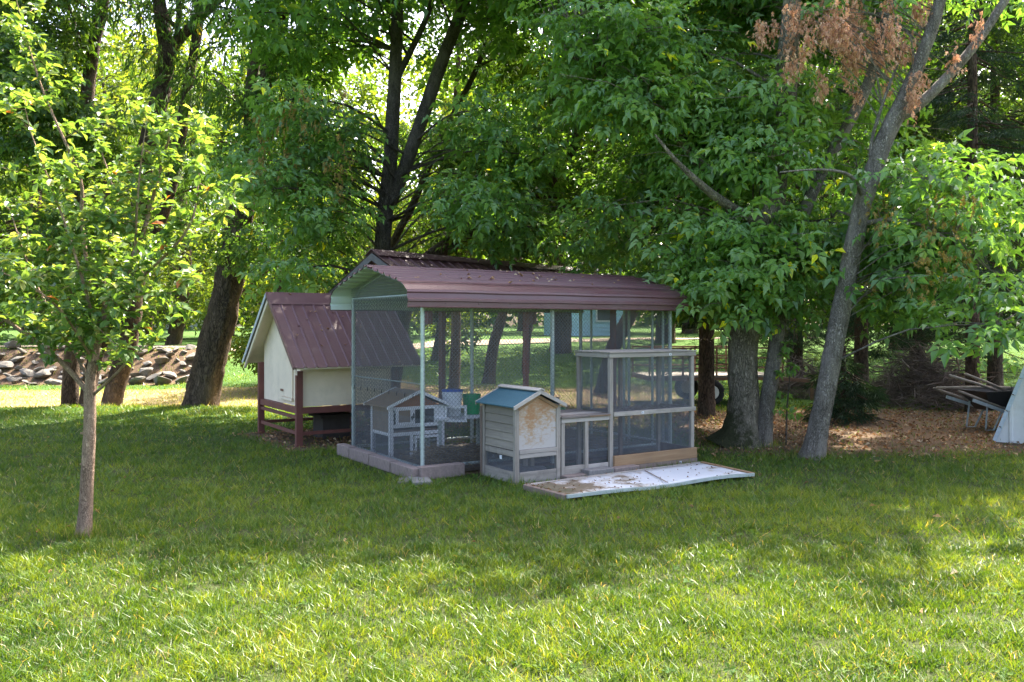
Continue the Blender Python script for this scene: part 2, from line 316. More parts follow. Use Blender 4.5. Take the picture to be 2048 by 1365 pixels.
# ------------------------------------------------------------------ frames of reference
TH = math.atan2(0.546, 0.838); U2 = np.array([0.838, 0.546]); V2 = np.array([-0.546, 0.838])
C0 = np.array([-0.945, 8.98]); KL, KD = 3.55, 1.87          # dog run: near corner, length, depth
F0 = np.array([0.035, 8.55])                                  # hen house: near corner
COOP0 = np.array([-2.81, 11.29]); COL_W, COL_D = 1.33, 1.62   # cream coop
def loc2(o, X, Y):
    dx = X - o[0]; dy = Y - o[1]; return dx*U2[0] + dy*U2[1], dx*V2[0] + dy*V2[1]
def inrect(o, X, Y, a0, a1, b0, b1):
    a, b = loc2(o, X, Y); return (a > a0) & (a < a1) & (b > b0) & (b < b1)
SHEET = [G(1050,981), G(1132,1003), G(1506,957), G(1404,934)]
def litter_mask(X, Y):
    X = np.asarray(X, float); Y = np.asarray(Y, float)
    lm = sstep(X, 1.9, 3.0) * sstep(Y, 9.7 + 0.12*np.abs(X-4), 11.2) * (1 - sstep(Y, 15.5, 17))
    lm = np.maximum(lm, sstep(X, 5.0, 6.0) * sstep(Y, 10.8, 11.6) * (1 - sstep(Y, 15.5, 17)))
    lm = np.maximum(lm, 0.62*sstep(X,-4,-2.5)*(1-sstep(X,3.5,5))*sstep(Y,12.6,13.6)*(1-sstep(Y,21,25)))
    a, b = loc2(COOP0, X, Y); d = np.maximum(np.abs(a-0.9)-1.1, np.abs(b-0.7)-1.0); lm = np.maximum(lm, 1 - sstep(d, -0.1, 0.35))
    a, b = loc2(C0, X, Y); d = np.maximum(np.abs(a-KL/2)-KL/2, np.abs(b-KD/2)-KD/2); lm = np.maximum(lm, 0.9*(1 - sstep(d, 0.02, 0.22)))
    return lm
def dry_mask(X, Y):
    X = np.asarray(X, float); Y = np.asarray(Y, float)
    return sstep(Y, 16.6, 17.4) * (1 - sstep(Y, 22, 26)) * (1 - sstep(X, -3.5, -1.5)) * 0.9

# ------------------------------------------------------------------ ground
xs = np.concatenate([np.linspace(-160,-24,35)[:-1], np.linspace(-24,-9,46)[:-1], np.linspace(-9,9,121), np.linspace(9,24,46)[1:], np.linspace(24,160,35)[1:]])
ys = np.concatenate([np.linspace(-30,2,17)[:-1], np.linspace(2,20,121), np.linspace(20,40,61)[1:], np.linspace(40,260,50)[1:]])
GX, GYY = np.meshgrid(xs, ys); H = terrain(GX, GYY); nx = len(xs); ny = len(ys)
V = np.stack([GX.ravel(), GYY.ravel(), H.ravel()], 1); ii = (np.arange(ny-1)[:,None]*nx + np.arange(nx-1)[None,:]).ravel()
T = np.concatenate([np.stack([ii, ii+1, ii+nx+1],1), np.stack([ii, ii+nx+1, ii+nx],1)])
me = tri_mesh('ground', V, T, smooth=True)
for nm, fn in (('litter', lambda x, y: np.maximum(litter_mask(x, y), 0.9*(1-sstep(x,-10,-9))*sstep(y,25.6,26.2)*(1-sstep(y,28.6,29.2)))), ('dry', dry_mask), ('near', lambda x, y: (1-sstep(y,10,16.5))*sstep(y,2.2,3.0)*(1-sstep(np.abs(x)-0.64*y,0.6,1.2)))):
    a = me.attributes.new(nm, 'FLOAT', 'POINT'); a.data.foreach_set('value', fn(V[:,0], V[:,1]).astype(np.float32))
o = link('ground', me, M['lawn']); o['kind'] = 'structure'
# pale track across the far lawn
pv = []; pf = []
for i in range(60):
    x = -45 + i*1.0; y = 31.5 + 0.9*math.sin(x*0.12) + max(0, x+8)*0.25; w = 1.0 + 0.15*math.sin(i*1.7)
    for k in range(4): yy = y + w*(k-1.5)*0.8; pv.append((x, yy, gz(x, yy) + 0.03))
for i in range(59):
    for k in range(3): q = i*4+k; pf.append((q, q+4, q+5, q+1))
o = MB().add(pv, pf).build('dirt_path', M['path'], smooth=True); o['kind'] = 'structure'

# ------------------------------------------------------------------ wire meshes
def grid_wires(mb, a0, a1, z0, z1, sp, t, fn):
    """square welded mesh; fn maps plane coords (a,z,offset) to local xyz"""
    h = t/2
    def strip(p0, p1, da, dz):
        vs = []
        for (a, z) in (p0, p1): vs += [fn(a-da, z-dz, -h), fn(a+da, z+dz, -h), fn(a+da, z+dz, h), fn(a-da, z-dz, h)]
        mb.add(vs, [(0,1,5,4),(1,2,6,5),(2,3,7,6),(3,0,4,7)])
    k = int((a1-a0)/sp)
    for i in range(k+1): a = a0 + i*sp; strip((a, z0), (a, z1), h, 0)
    k = int((z1-z0)/sp)
    for i in range(k+1): z = z0 + i*sp; strip((a0, z), (a1, z), 0, h)
def chain_wires(mb, a0, a1, z0, z1, p, t, fn):
    n = int((a1-a0)/p); m = int((z1-z0)/(p)); h = t/2
    for i in range(n+1):
        for s in (0, 1):
            pts = []
            for k in range(m+1):
                a = a0 + i*p + (p if (k + s) % 2 else 0); a = min(a, a1); pts.append((a, z0 + k*p))
            b = len(mb.v)
            for k, (a, z) in enumerate(pts):
                o = 0.0025 if (k+s) % 2 else -0.0025
                mb.v += [fn(a-h, z, o-h), fn(a+h, z, o-h), fn(a, z, o+h)]
            for k in range(m):
                for j in range(3):
                    q = b+k*3+j; r = b+k*3+(j+1) % 3; mb.f.append((q, r, r+3, q+3))
            if i == n: break
def stuffpart(o): o['kind'] = 'stuff'; return o

# ------------------------------------------------------------------ the wire dog run
run = thing('dog_run', 'galvanised chain link dog run covered with fine mesh under a brown curved metal roof', 'dog run', (C0[0], C0[1], 0), TH)
PT = 1.94
def post(a, b, r=0.021, z0=0.0, z1=PT, nm='post'):
    p = MB().tube([(a,b,z0),(a,b,z1)], r, 12); p.tube([(a,b,z1),(a,b,z1+0.02)], [r*1.25, r*0.5], 12)
    o = p.build(nm, M['galv'], run, smooth=False); return o
for (a, b) in ((0,0),(1.69,0),(KL,0),(0,KD),(1.70,KD),(KL,KD)): post(a, b, 0.024)
for b, r in ((0.13,0.017),(0.33,0.017),(0.80,0.019),(0.90,0.017),(1.62,0.017)): post(KL, b, r, nm='gate_post')
for z in (0.10, PT-0.01):
    for (p, q) in (((0,0),(KL,0)),((0,KD),(KL,KD)),((0,0),(0,KD)),((KL,0),(KL,KD))):
        MB().tube([(p[0],p[1],z),(q[0],q[1],z)], 0.017, 8).build('rail', M['galv'], run)
MB().tube([(0,0,0.98),(0,KD,0.98)], 0.008, 6).build('tension_bar', M['galv'], run)
fF = lambda a, z, o: (a, -0.026 + o, z)
fB = lambda a, z, o: (a, KD + 0.026 + o, z)
fL = lambda a, z, o: (-0.026 + o, a, z)
fR = lambda a, z, o: (KL + 0.026 + o, a, z)
fF2 = lambda a, z, o: (a, -0.036 + o, z); fL2 = lambda a, z, o: (-0.036 + o, a, z)
for fn, L in ((fF, KL), (fB, KL), (fL, KD), (fR, KD)):
    mb = MB(); chain_wires(mb, 0, L, 0.06, PT, 0.048, 0.0036, fn); stuffpart(mb.build('chain_link_mesh', M['chain'], run))
for fn, L, zz in ((fF2, KL, ((0.06, PT-0.02),)), (fL2, KD, ((0.06, 0.62), (0.86, PT-0.02))), (fB, KL, ((0.06, 0.9),)), (fR, KD, ((0.06, PT-0.02),))):
    for z0, z1 in zz:
        mb = MB(); grid_wires(mb, 0, L, z0, z1, 0.0190, 0.00115, fn); stuffpart(mb.build('fine_mesh', M['wire'], run))
# gable infill above the end rail (loose welded mesh)
mb = MB()
for i in range(int(KD/0.03)):
    b = 0.02 + i*0.03; zt = 2.05 + (2.24-2.05)*(1-abs(b-KD/2)/(KD/2)); mb.beam((-0.03,b,PT),(-0.03,b,zt), 0.003, 0.003)
for z in np.arange(PT+0.03, 2.24, 0.03):
    h = KD/2*(1-max(0,(z-2.05))/(2.24-2.05)); mb.beam((-0.03,KD/2-h,z),(-0.03,KD/2+h,z), 0.003, 0.003)
stuffpart(mb.build('gable_mesh', M['wire'], run))
# ties along the chain link top on the end panel
for i in range(9):
    b = 0.12 + i*0.2; MB().tube([(-0.05,b,0.87),(-0.045,b+0.02,0.85),(-0.05,b+0.01,0.83)], 0.005, 5).build('wire_tie', M['black'], run)
# curved ribbed roof: profile in (b, z)
def roof_profile(side):
    base = [(-0.15,1.80),(-0.149,1.85),(-0.166,1.858),(-0.165,1.88),(-0.146,1.89),(-0.135,1.94),(-0.146,1.955),(-0.136,1.978),(-0.113,1.985),(-0.06,2.03)]
    top0, top1 = (0.0, 2.055), (KD/2, 2.265); pts = list(base)
    n = 6
    for i in range(n):
        for fr, dz in ((0.0,0.0),(0.62,0.0),(0.70,0.026),(0.84,0.026),(0.92,0.0)):
            k = (i+fr)/n; pts.append((top0[0]+(top1[0]-top0[0])*k, top0[1]+(top1[1]-top0[1])*k + dz))
    pts.append((top1[0], top1[1]+0.0))
    if side: pts = [(KD-p[0], p[1]) for p in pts]
    return pts
def sheet_strip(pts, a0, a1, dz=0.0, nseg=24, wob=0.0):
    mb = MB(); n = len(pts)
    for i in range(nseg+1):
        a = a0 + (a1-a0)*i/nseg
        for (b, z) in pts: mb.v.append((a, b, z + dz + wob*math.sin(a*5.1+b*3)))
    for i in range(nseg):
        for j in range(n-1): q = i*n+j; mb.f.append((q, q+n, q+n+1, q+1))
    return mb
RA0, RA1 = -0.25, KL + 0.17
for s in (0, 1):
    pr = roof_profile(s)
    for (k0, k1, nm) in ((0, 11, 'eave_panel'), (10, len(pr), 'roof_panel')):
        sheet_strip(pr[k0:k1], RA0, RA1, 0.004 if k0 else 0.0, wob=0.002).build(nm, M['metalroof'], run)
        sheet_strip([(b + (0.011 if s == 0 else -0.011) * (k0 == 0), z - (0.006 if k0 or j > 8 else 0.0)) for j, (b, z) in enumerate(pr[k0:k1])], RA0+0.006, RA1-0.006, 0.0, wob=0.002).build('roof_lining', M['liner'], run)
    # rolled lip along the eave
    b0 = -0.15 if s == 0 else KD + 0.15
    MB().tube([(RA0,b0,1.797),(RA1,b0,1.797)], 0.009, 6).build('eave_lip', M['metalroof'], run)
MB().prism([(KD/2-0.11,2.258),(KD/2,2.285),(KD/2+0.11,2.258),(KD/2,2.272)], 'x', RA0+0.01, RA1-0.01).build('ridge_cap', M['metalroof'], run)
for a in (0.02, 1.7, KL-0.02):
    mb = MB(); mb.tube([(a,0.02,PT),(a,0.2,2.06),(a,KD/2,2.22),(a,KD-0.2,2.06),(a,KD-0.02,PT)], 0.014, 8); mb.build('roof_bow', M['galv'], run, smooth=True)
for a in np.linspace(0.2, KL-0.1, 9):
    MB().tube([(a,-0.146,1.84),(a,-0.156,1.84)], 0.008, 8).build('roof_screw', M['metalroof'], run)
# dirt floor
def rect_sheet(o, a0, a1, b0, b1, z, n=24, amp=0.02, seed=0):
    mb = MB()
    for i in range(n+1):
        for j in range(n+1):
            a = a0+(a1-a0)*i/n; b = b0+(b1-b0)*j/n; x, y = o + U2*a + V2*b
            e = min(i, j, n-i, n-j)/n*6; mb.v.append((x, y, z + amp*min(1,e)*(1+mnoise.noise((a*2+seed, b*2, 0)))*0.8))
    for i in range(n):
        for j in range(n): q = i*(n+1)+j; mb.f.append((q, q+n+1, q+n+2, q+1))
    return mb
o = rect_sheet(C0, -0.02, KL+0.02, -0.02, KD+0.02, 0.02, amp=0.05).build('run_floor_dirt', M['dirt'], smooth=True); o['kind'] = 'structure'

# blocks edging the run, every one loose
def block(a, b, L, W, Hh, ang, label, m='paver', org=C0, group=None, z=0.0):
    x, y = org + U2*a + V2*b
    mb = MB().box(-L/2, L/2, -W/2, W/2, 0, Hh)
    o = mb.build('edging_block', M[m], bevel=0.008, loc=(x, y, z), rotz=TH+ang); return tag(o, label, 'block', group)
EDG = 'edging blocks of the dog run'
for i, (b, L) in enumerate(((0.16,0.55),(0.73,0.56),(1.31,0.56),(1.80,0.36))):
    block(-0.12, b, L, 0.11, 0.12+0.006*i, math.pi/2+0.012*(i-1), ['dark brown edging block in the end row, meeting the reddish corner block', 'brown edging block in the end row beneath the white and tan hutch', 'brown edging block in the end row beside the galvanised rear post', 'short brown edging block closing the end row by the cream coop'][i], group=EDG)
block(0.155, -0.12, 0.52, 0.115, 0.135, 0.0, 'pinkish brown edging block along the long side at the near corner post', group=EDG)
block(0.98, -0.52, 0.40, 0.13, 0.09, -0.35, 'loose grey block in the grass by the hen house boarded side', 'greypaver', group='loose blocks by the hen house')
block(1.00, -0.07, 0.42, 0.13, 0.05, 0.0, 'low grey block between hen house and dog run wire', 'greypaver', group='loose blocks by the hen house')
block(1.00, -0.07, 0.34, 0.14, 0.085, 0.0, 'grey block before the low wire pen, overlapping the brown one', 'greypaver', org=F0, group='loose blocks before the wire pens')
block(0.70, -0.06, 0.30, 0.11, 0.045, 0.04, 'thin brown block sunk before the low wire pen', 'paver', org=F0, group='loose blocks before the wire pens')
block(1.36, -0.075, 0.36, 0.11, 0.075, 0.02, 'brown block under the tan board of the tall pen', 'paver', org=F0, group='loose blocks before the wire pens')
block(-0.15, -0.24, 0.36, 0.20, 0.035, 1.25, 'flat dark slab lying in grass against the end row of blocks', 'greypaver', group='flat slabs by the dog run')
block(-0.28, -0.12, 0.26, 0.12, 0.022, 1.1, 'small pale flat slab in grass beside the dark slab', 'stone', group='flat slabs by the dog run')

# ------------------------------------------------------------------ white and tan rabbit hutch inside the run
hw, hd = 0.72, 0.56
hx = np.array([-1.415, 9.85])
hut = thing('rabbit_hutch', 'white framed two storey rabbit hutch with tan panels standing inside the dog run', 'hutch', (hx[0], hx[1], 0.03), TH)
W = M['whitewood']; LZ, UZ, EZ, RZ = 0.30, 0.36, 0.62, 0.79
for (a, b) in ((0.025,0.025),(hw-0.03,0.025),(0.025,hd-0.025),(hw-0.03,hd-0.025)):
    w = 0.030 if a > 0.1 else 0.024
    MB().box(a-w, a+w, b-0.02, b+0.02, 0, EZ).build('corner_post', W, hut, bevel=0.003)
MB().box(0.27,0.31,0.012,0.038,0,LZ).build('middle_post', W, hut, bevel=0.003)
for (p, q, nm) in (((0.052,0.02,LZ),(hw-0.062,0.02,LZ),'lower_rail'),((0.052,0.018,UZ+0.035),(hw-0.062,0.018,UZ+0.035),'floor_rail'),((0.052,0.02,EZ-0.02),(hw-0.062,0.02,EZ-0.02),'top_rail'),
                   ((0.025,0.047,LZ),(0.025,hd-0.047,LZ),'lower_rail'),((0.025,0.047,0.03),(0.025,hd-0.047,0.03),'bottom_rail'),((hw-0.03,0.047,LZ),(hw-0.03,hd-0.047,LZ),'lower_rail')):
    MB().beam(p, q, 0.03, 0.04).build(nm, W, hut, bevel=0.003)
MB().box(0.05,hw-0.06,0.03,hd-0.04,LZ+0.02,LZ+0.045).build('pull_out_tray', M['brownboard'], hut)
MB().box(0.012,0.022,0.045,hd-0.045,LZ+0.02,EZ).build('side_panel', M['tanply'], hut)
MB().box(hw-0.04,hw-0.03,0.045,hd-0.045,LZ+0.02,EZ).build('side_panel', M['tanply'], hut)
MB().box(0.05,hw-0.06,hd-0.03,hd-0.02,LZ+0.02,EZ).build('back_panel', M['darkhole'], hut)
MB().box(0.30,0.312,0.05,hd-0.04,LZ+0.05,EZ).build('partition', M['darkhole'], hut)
MB().prism([(0.05,EZ),(hw-0.06,EZ),(hw/2,RZ-0.02)], 'y', 0.012, 0.022).build('gable_panel', M['redply'], hut)
MB().prism([(0.05,EZ),(hw-0.06,EZ),(hw/2,RZ-0.02)], 'y', hd-0.022, hd-0.012).build('gable_panel', M['tanply'], hut)
# framed door on the sleeping side, slightly ajar, and the swung-open wire door
def framed(name, w, h, loc, rz, fill):
    d = MB().box(0,w,0,0.02,0,0.03).box(0,w,0,0.02,h-0.03,h).box(0,0.03,0,0.02,0.03,h-0.03).box(w-0.03,w,0,0.02,0.03,h-0.03).build(name, W, hut, loc=loc, rotz=rz)
    if fill: MB().box(0.03,w-0.03,0.006,0.012,0.03,h-0.03).build('panel', M['tanply'], d)
    else:
        mb = MB(); grid_wires(mb, 0.03, w-0.03, 0.03, h-0.03, 0.013, 0.0014, lambda a, z, o: (a, 0.01+o, z)); stuffpart(mb.build('wire_mesh', M['wire'], d))
    return d
d = framed('door', 0.21, 0.20, (0.075,-0.012,UZ+0.05), -0.04, True)
MB().box(0.19,0.205,-0.008,0.0,0.05,0.10).build('latch', M['black'], d)
MB().box(0.285,0.325,0.0,0.02,UZ+0.052,EZ-0.042).build('door_jamb', W, hut, bevel=0.002)
MB().box(0.298,0.312,-0.008,-0.001,UZ+0.12,UZ+0.18).build('latch', M['black'], hut)
mb = MB(); grid_wires(mb, 0.327, hw-0.065, UZ+0.055, EZ-0.04, 0.013, 0.0014, lambda a, z, o: (a, 0.012+o, z)); stuffpart(mb.build('wire_mesh', M['wire'], hut))
framed('wire_door', 0.27, 0.20, (hw-0.005,-0.005,UZ+0.05), -0.62, False)
MB().box(hw-0.14,hw-0.062,0.0,0.015,UZ+0.055,EZ-0.04).build('white_board', W, hut)
d = framed('lower_door', 0.33, 0.25, (0.32,-0.004,0.02), 0.0, False)
MB().box(-0.02,-0.005,-0.006,0.0,0.10,0.16).build('latch', M['black'], d)
mb = MB(); grid_wires(mb, 0.06, 0.27, 0.04, LZ-0.02, 0.013, 0.0014, lambda a, z, o: (a, 0.02+o, z)); grid_wires(mb, 0.05, hd-0.05, 0.04, LZ-0.02, 0.013, 0.0014, lambda a, z, o: (0.02+o, a, z)); stuffpart(mb.build('wire_mesh', M['wire'], hut))
# roof
for s in (-1, 1):
    x0 = hw/2; x1 = -0.06 if s < 0 else hw+0.05; z1 = EZ - 0.005
    MB().prism([(x0,RZ),(x1,z1),(x1,z1+0.014),(x0,RZ+0.014)], 'y', -0.05, hd+0.05).build('roof_panel', M['tanply'] if s < 0 else M['darkboard_x'], hut)
    for y in (-0.062, hd+0.052):
        MB().prism([(x0,RZ-0.012),(x1,z1-0.014),(x1,z1+0.022),(x0,RZ+0.024)], 'y', y, y+0.012).build('verge_board', W, hut)
MB().tube([(0.03,-0.02,EZ-0.03),(0.035,-0.045,EZ-0.03),(0.045,-0.05,EZ-0.05),(0.04,-0.03,EZ-0.065)], 0.007, 6).build('hook', M['galv'], hut)

# bench with buckets inside the run
bt = C0 + U2*1.10 + V2*1.15
tb = thing('bench', 'white topped bench inside the dog run carrying two buckets', 'bench', (bt[0], bt[1], 0.02), TH)
MB().box(-0.42,0.42,-0.2,0.2,0.44,0.475).build('bench_top', M['whitewood'], tb, bevel=0.003)
for (a, b) in ((-0.36,-0.15),(0.36,-0.15),(-0.36,0.15),(0.36,0.15)): MB().box(a-0.02,a+0.02,b-0.02,b+0.02,0,0.44).build('leg', M['galv'], tb)
def bucket(name, r, h, m, lid, label, loc, rim=None):
    t_ = thing(name, label, 'bucket', loc); mb = MB(); mb.tube([(0,0,0),(0,0,h)], [r*0.84, r], 24); mb.tube([(0,0,h-0.05),(0,0,h-0.035)], [r*1.03, r*1.03], 24)
    mb.build('body', m, t_, smooth=False)
    if lid: MB().tube([(0,0,h-0.012),(0,0,h+0.004),(0,0,h+0.014)], [r*1.06, r*1.07, r*0.97], 24).build('lid', lid, t_)
    MB().tube([(math.cos(a)*r*1.03, -r*0.25*math.sin(a)-0.012 if False else -math.sin(a)*r*0.2 - 0.0, h-0.06-math.sin(a)*r*0.9) for a in np.linspace(0, math.pi, 12)], 0.004, 5).build('handle', M['wire'], t_)
    return t_
q = C0 + U2*0.98 + V2*1.12; bucket('bucket', 0.125, 0.31, M['white_plastic'], M['blue_plastic'], 'white bucket with a blue lid on the bench in the dog run', (q[0], q[1], 0.4955))
q = C0 + U2*1.28 + V2*1.16; bucket('bucket', 0.115, 0.25, M['green_plastic'], None, 'green bucket on the bench beside the white bucket', (q[0], q[1], 0.4955))
q = C0 + U2*2.02 + V2*0.42; bucket('bucket', 0.145, 0.26, M['green_plastic'], None, 'green bucket hung low behind the low wire pen', (q[0], q[1], 0.33))
q = C0 + U2*2.02 + V2*0.42
crate = thing('crate', 'dark board crate carrying the low green bucket behind the pen', 'crate', (q[0], q[1], 0.03), TH)
for z in (0.0, 0.10, 0.20): MB().box(-0.2,0.2,-0.17,-0.155,z+0.005,z+0.09).build('slat', M['brownboard'], crate); MB().box(-0.2,0.2,0.155,0.17,z+0.005,z+0.09).build('slat', M['brownboard'], crate)
MB().box(-0.2,0.2,-0.154,0.154,0.28,0.298).build('top_board', M['brownboard'], crate)
for i, (a, b) in enumerate(((1.70,0.13),(1.79,0.10),(1.87,0.16))):
    x, y = C0 + U2*a + V2*b
    o = MB().box(-0.03,0.03,-0.012,0.012,0,0.66+0.03*i).build('loose_board', M['brownboard'] if i != 1 else M['tanboard'], loc=(x,y,0.03), rotz=TH)
    tag(o, ['brown loose board standing in the dog run, shortest of three', 'tan loose board standing between two brown boards in the dog run', 'brown loose board standing in the dog run, tallest of three'][i], 'board', 'boards standing inside the dog run')

# ------------------------------------------------------------------ hen house with the two wire pens
hw, hd = 0.56, 0.64
hen = thing('hen_house', 'weathered grey wooden hen house with blue green felt roof, outside the dog run', 'hen house', (F0[0], F0[1], 0), TH)
EZ, RZ, MZ = 0.775, 0.925, 0.30
GW, GWx, GWy = M['greywood'], M['greywood_x'], M['greywood_y']
for (a, b) in ((0.022,0.022),(hw-0.022,0.022),(0.022,hd-0.022),(hw-0.022,hd-0.022)):
    MB().box(a-0.026,a+0.026,b-0.02,b+0.02,0,EZ+(0.0 if b < 0.3 else -0.005)).build('corner_post', GW, hen, bevel=0.003)
MB().box(-0.014,0.03,hd+0.003,hd+0.033,0,EZ-0.03).build('rear_post', M['brownboard'], hen, bevel=0.003)
n = 5; ph = (EZ-0.01-MZ-0.035)/n
for i in range(n):
    z0 = MZ+0.035+i*ph; MB().prism([(0.004,z0+0.003),(0.016,z0+ph),(0.026,z0+ph),(0.026,z0+0.003)], 'y', 0.045, hd-0.045).build('plank', M['plank_y'], hen, bevel=0.0015)
    MB().box(hw-0.024,hw-0.012,0.045,hd-0.045,z0+0.002,z0+ph-0.002).build('plank', M['plank_y'], hen, bevel=0.0015)
    MB().box(0.05,hw-0.05,hd-0.03,hd-0.016,z0+0.002,z0+ph-0.002).build('plank', GWx, hen, bevel=0.0015)
MB().box(0.006,0.036,0.044,hd-0.044,MZ-0.03,MZ+0.03).build('side_rail', GWy, hen, bevel=0.003)
MB().box(0.004,0.034,0.044,hd-0.044,0.0,0.12).build('base_board', GWy, hen, bevel=0.003)
MB().box(0.05,hw-0.05,0.0,0.03,MZ-0.045,MZ-0.003).build('front_rail', M['palewood_x'], hen, bevel=0.003)
MB().box(0.05,hw-0.05,-0.004,0.026,MZ,MZ+0.04).build('front_rail', M['palewood_x'], hen, bevel=0.003)
MB().box(0.05,hw-0.05,0.002,0.032,0.0,0.115).build('base_board', GWx, hen, bevel=0.003)
MB().prism([(0.05,MZ+0.043),(hw-0.05,MZ+0.043),(hw-0.05,EZ+0.0),(hw/2,RZ-0.03),(0.05,EZ)], 'y', 0.012, 0.024).build('front_panel', M['wornply'], hen)
MB().prism([(0.05,EZ),(hw-0.05,EZ),(hw/2,RZ-0.03)], 'y', hd-0.03, hd-0.015).build('gable_panel', GWx, hen)
for s, x1 in ((-1,0.035),(1,hw-0.035)): MB().beam((hw/2,0.004,RZ-0.045),(x1,0.004,EZ-0.02), 0.012, 0.03).build('gable_trim', M['tanboard'], hen)
mb = MB(); grid_wires(mb, 0.05, hw-0.05, 0.115, MZ-0.045, 0.0127, 0.0016, lambda a, z, o: (a, 0.02+o, z)); stuffpart(mb.build('wire_mesh', M['wire'], hen))
mb = MB(); grid_wires(mb, 0.045, hd-0.045, 0.12, MZ-0.03, 0.0127, 0.0016, lambda a, z, o: (0.022+o, a, z)); stuffpart(mb.build('wire_mesh', M['wire'], hen))
MB().box(0.03,hw-0.03,0.03,hd-0.03,MZ+0.005,MZ+0.02).build('floor_board', M['darkhole'], hen)
MB().box(0.012,0.018,0.28,0.32,0.22,0.26).build('white_clip', M['white_plastic'], hen)
for s in (-1, 1):
    x0 = hw/2; x1 = -0.05 if s < 0 else hw+0.05; z1 = EZ+0.0
    MB().prism([(x0,RZ),(x1,z1),(x1,z1+0.012),(x0,RZ+0.012)], 'y', -0.035, hd+0.06).build('roof_felt', M['tealfelt'], hen)
    for y in (-0.052, hd+0.062):
        MB().prism([(x0,RZ-0.02),(x1-0.004*s,z1-0.022),(x1,z1+0.016),(x0,RZ+0.022)], 'y', y, y+0.016).build('verge_board', M['palewood_x'], hen, bevel=0.002)
MB().beam((hw/2-0.022,-0.058,RZ+0.022),(hw/2-0.022,hd+0.08,RZ+0.022), 0.05, 0.014, up=(-0.42,0,0.9)).build('ridge_board', M['palewood_y'], hen, bevel=0.002)
MB().beam((hw/2+0.022,-0.06,RZ+0.024),(hw/2+0.022,hd+0.08,RZ+0.024), 0.05, 0.014, up=(0.42,0,0.9)).build('ridge_board', M['palewood_y'], hen, bevel=0.002)

def sticker(par, a, b, z):
    s = MB().box(a-0.016,a+0.016,b-0.002,b-0.0005,z-0.012,z+0.012).build('white_tag', M['white_plastic'], par)
    MB().box(a-0.006,a+0.006,b-0.0030,b-0.0021,z-0.006,z+0.006).build('tag_mark', M['black'], s)
lp = thing('low_wire_pen', 'low wooden wire pen with board lid joined to the felt roofed hen house', 'pen', (F0[0]+U2[0]*0.575, F0[1]+U2[1]*0.575, 0), TH)
LW = 0.645; LD = 0.58; LH = 0.63
for (a, b) in ((0.022,0.02),(0.022,LD),(0.335,0.02)): MB().box(a-0.022,a+0.022,b-0.02,b+0.02,0,LH-0.05).build('post', GW, lp, bevel=0.003)
MB().box(0.0,LW,0.0,0.03,LH-0.048,LH-0.005).build('top_rail', M['palewood_x'], lp, bevel=0.003)
MB().box(0.0,LW,LD-0.01,LD+0.02,LH-0.048,LH-0.005).build('top_rail', GWx, lp, bevel=0.003)
MB().box(0.047,0.31,0.004,0.03,0.0,0.125).build('base_board', GWx, lp, bevel=0.003)
MB().box(0.36,LW-0.01,0.005,0.03,0.0,0.12).build('base_board', M['palewood_x'], lp, bevel=0.003)
for i in range(4):
    y0 = -0.02 + i*0.155; MB().box(-0.01,LW-0.002,y0,y0+0.148,LH+0.002*i,LH+0.018+0.004*(i % 2)).build('lid_board', M['darkboard_x'] if i != 1 else GWx, lp, bevel=0.002)
MB().box(0.36,LW,-0.026,-0.021,LH+0.001,LH+0.012).build('lid_edge', M['tanboard'], lp)
mb = MB(); grid_wires(mb, 0.045, LW-0.01, 0.12, LH-0.05, 0.0127, 0.0015, lambda a, z, o: (a, 0.034+o, z)); stuffpart(mb.build('wire_mesh', M['wire'], lp))

tp = thing('tall_wire_pen', 'tall two tier wooden wire pen with tan base board beside the low pen', 'pen', (F0[0]+U2[0]*1.225, F0[1]+U2[1]*1.225, 0), TH)
TW = 1.27; TD = 0.60; TZ = 1.295; MD = 0.635
for (a, b) in ((0.024,0.02),(TW-0.024,0.02),(0.024,TD-0.02),(TW-0.024,TD-0.02)):
    MB().box(a-0.024,a+0.024,b-0.02,b+0.02,0,TZ-0.045).build('post', GW, tp, bevel=0.003)
MB().box(0.62,0.66,TD-0.04,TD,0.0,TZ-0.045).build('post', M['brownboard'], tp, bevel=0.003)
MB().box(-0.01,TW+0.02,-0.01,0.03,TZ-0.043,TZ+0.005).build('top_rail', GWx, tp, bevel=0.003)
MB().box(-0.01,TW+0.02,TD-0.03,TD+0.01,TZ-0.043,TZ+0.005).build('top_rail', GWx, tp, bevel=0.003)
MB().box(-0.012,0.03,0.032,TD-0.032,TZ-0.043,TZ+0.004).build('top_rail', GWy, tp, bevel=0.003)
MB().box(TW-0.02,TW+0.022,0.032,TD-0.032,TZ-0.043,TZ+0.004).build('top_rail', GWy, tp, bevel=0.003)
for i in range(4): MB().box(-0.02,TW+0.03,-0.02+i*0.16,0.13+i*0.16,TZ+0.008,TZ+0.020+0.004*(i % 2)).build('top_board', GWx, tp, bevel=0.002)
MB().box(0.05,TW+0.015,-0.014,0.022,MD-0.024,MD+0.024).build('middle_rail', GWx, tp, bevel=0.003)
MB().box(TW-0.02,TW+0.016,0.024,TD-0.04,MD-0.024,MD+0.024).build('middle_rail', GWy, tp, bevel=0.003)
for i in range(3): MB().box(0.05,TW-0.05,0.045+i*0.17,0.20+i*0.17,MD-0.015+0.003*i,MD+0.002+0.003*i).build('shelf_board', M['darkboard_x'], tp)
MB().box(0.045,TW+0.02,-0.026,0.004,0.065,0.185).build('base_board', M['tanboard'], tp, bevel=0.003)
MB().box(0.045,TW+0.02,-0.030,0.002,0.0,0.063).build('base_board', M['brownboard'], tp, bevel=0.003)
MB().box(TW-0.01,TW+0.02,0.006,TD-0.02,0.0,0.18).build('base_board', M['brownboard'], tp, bevel=0.003)
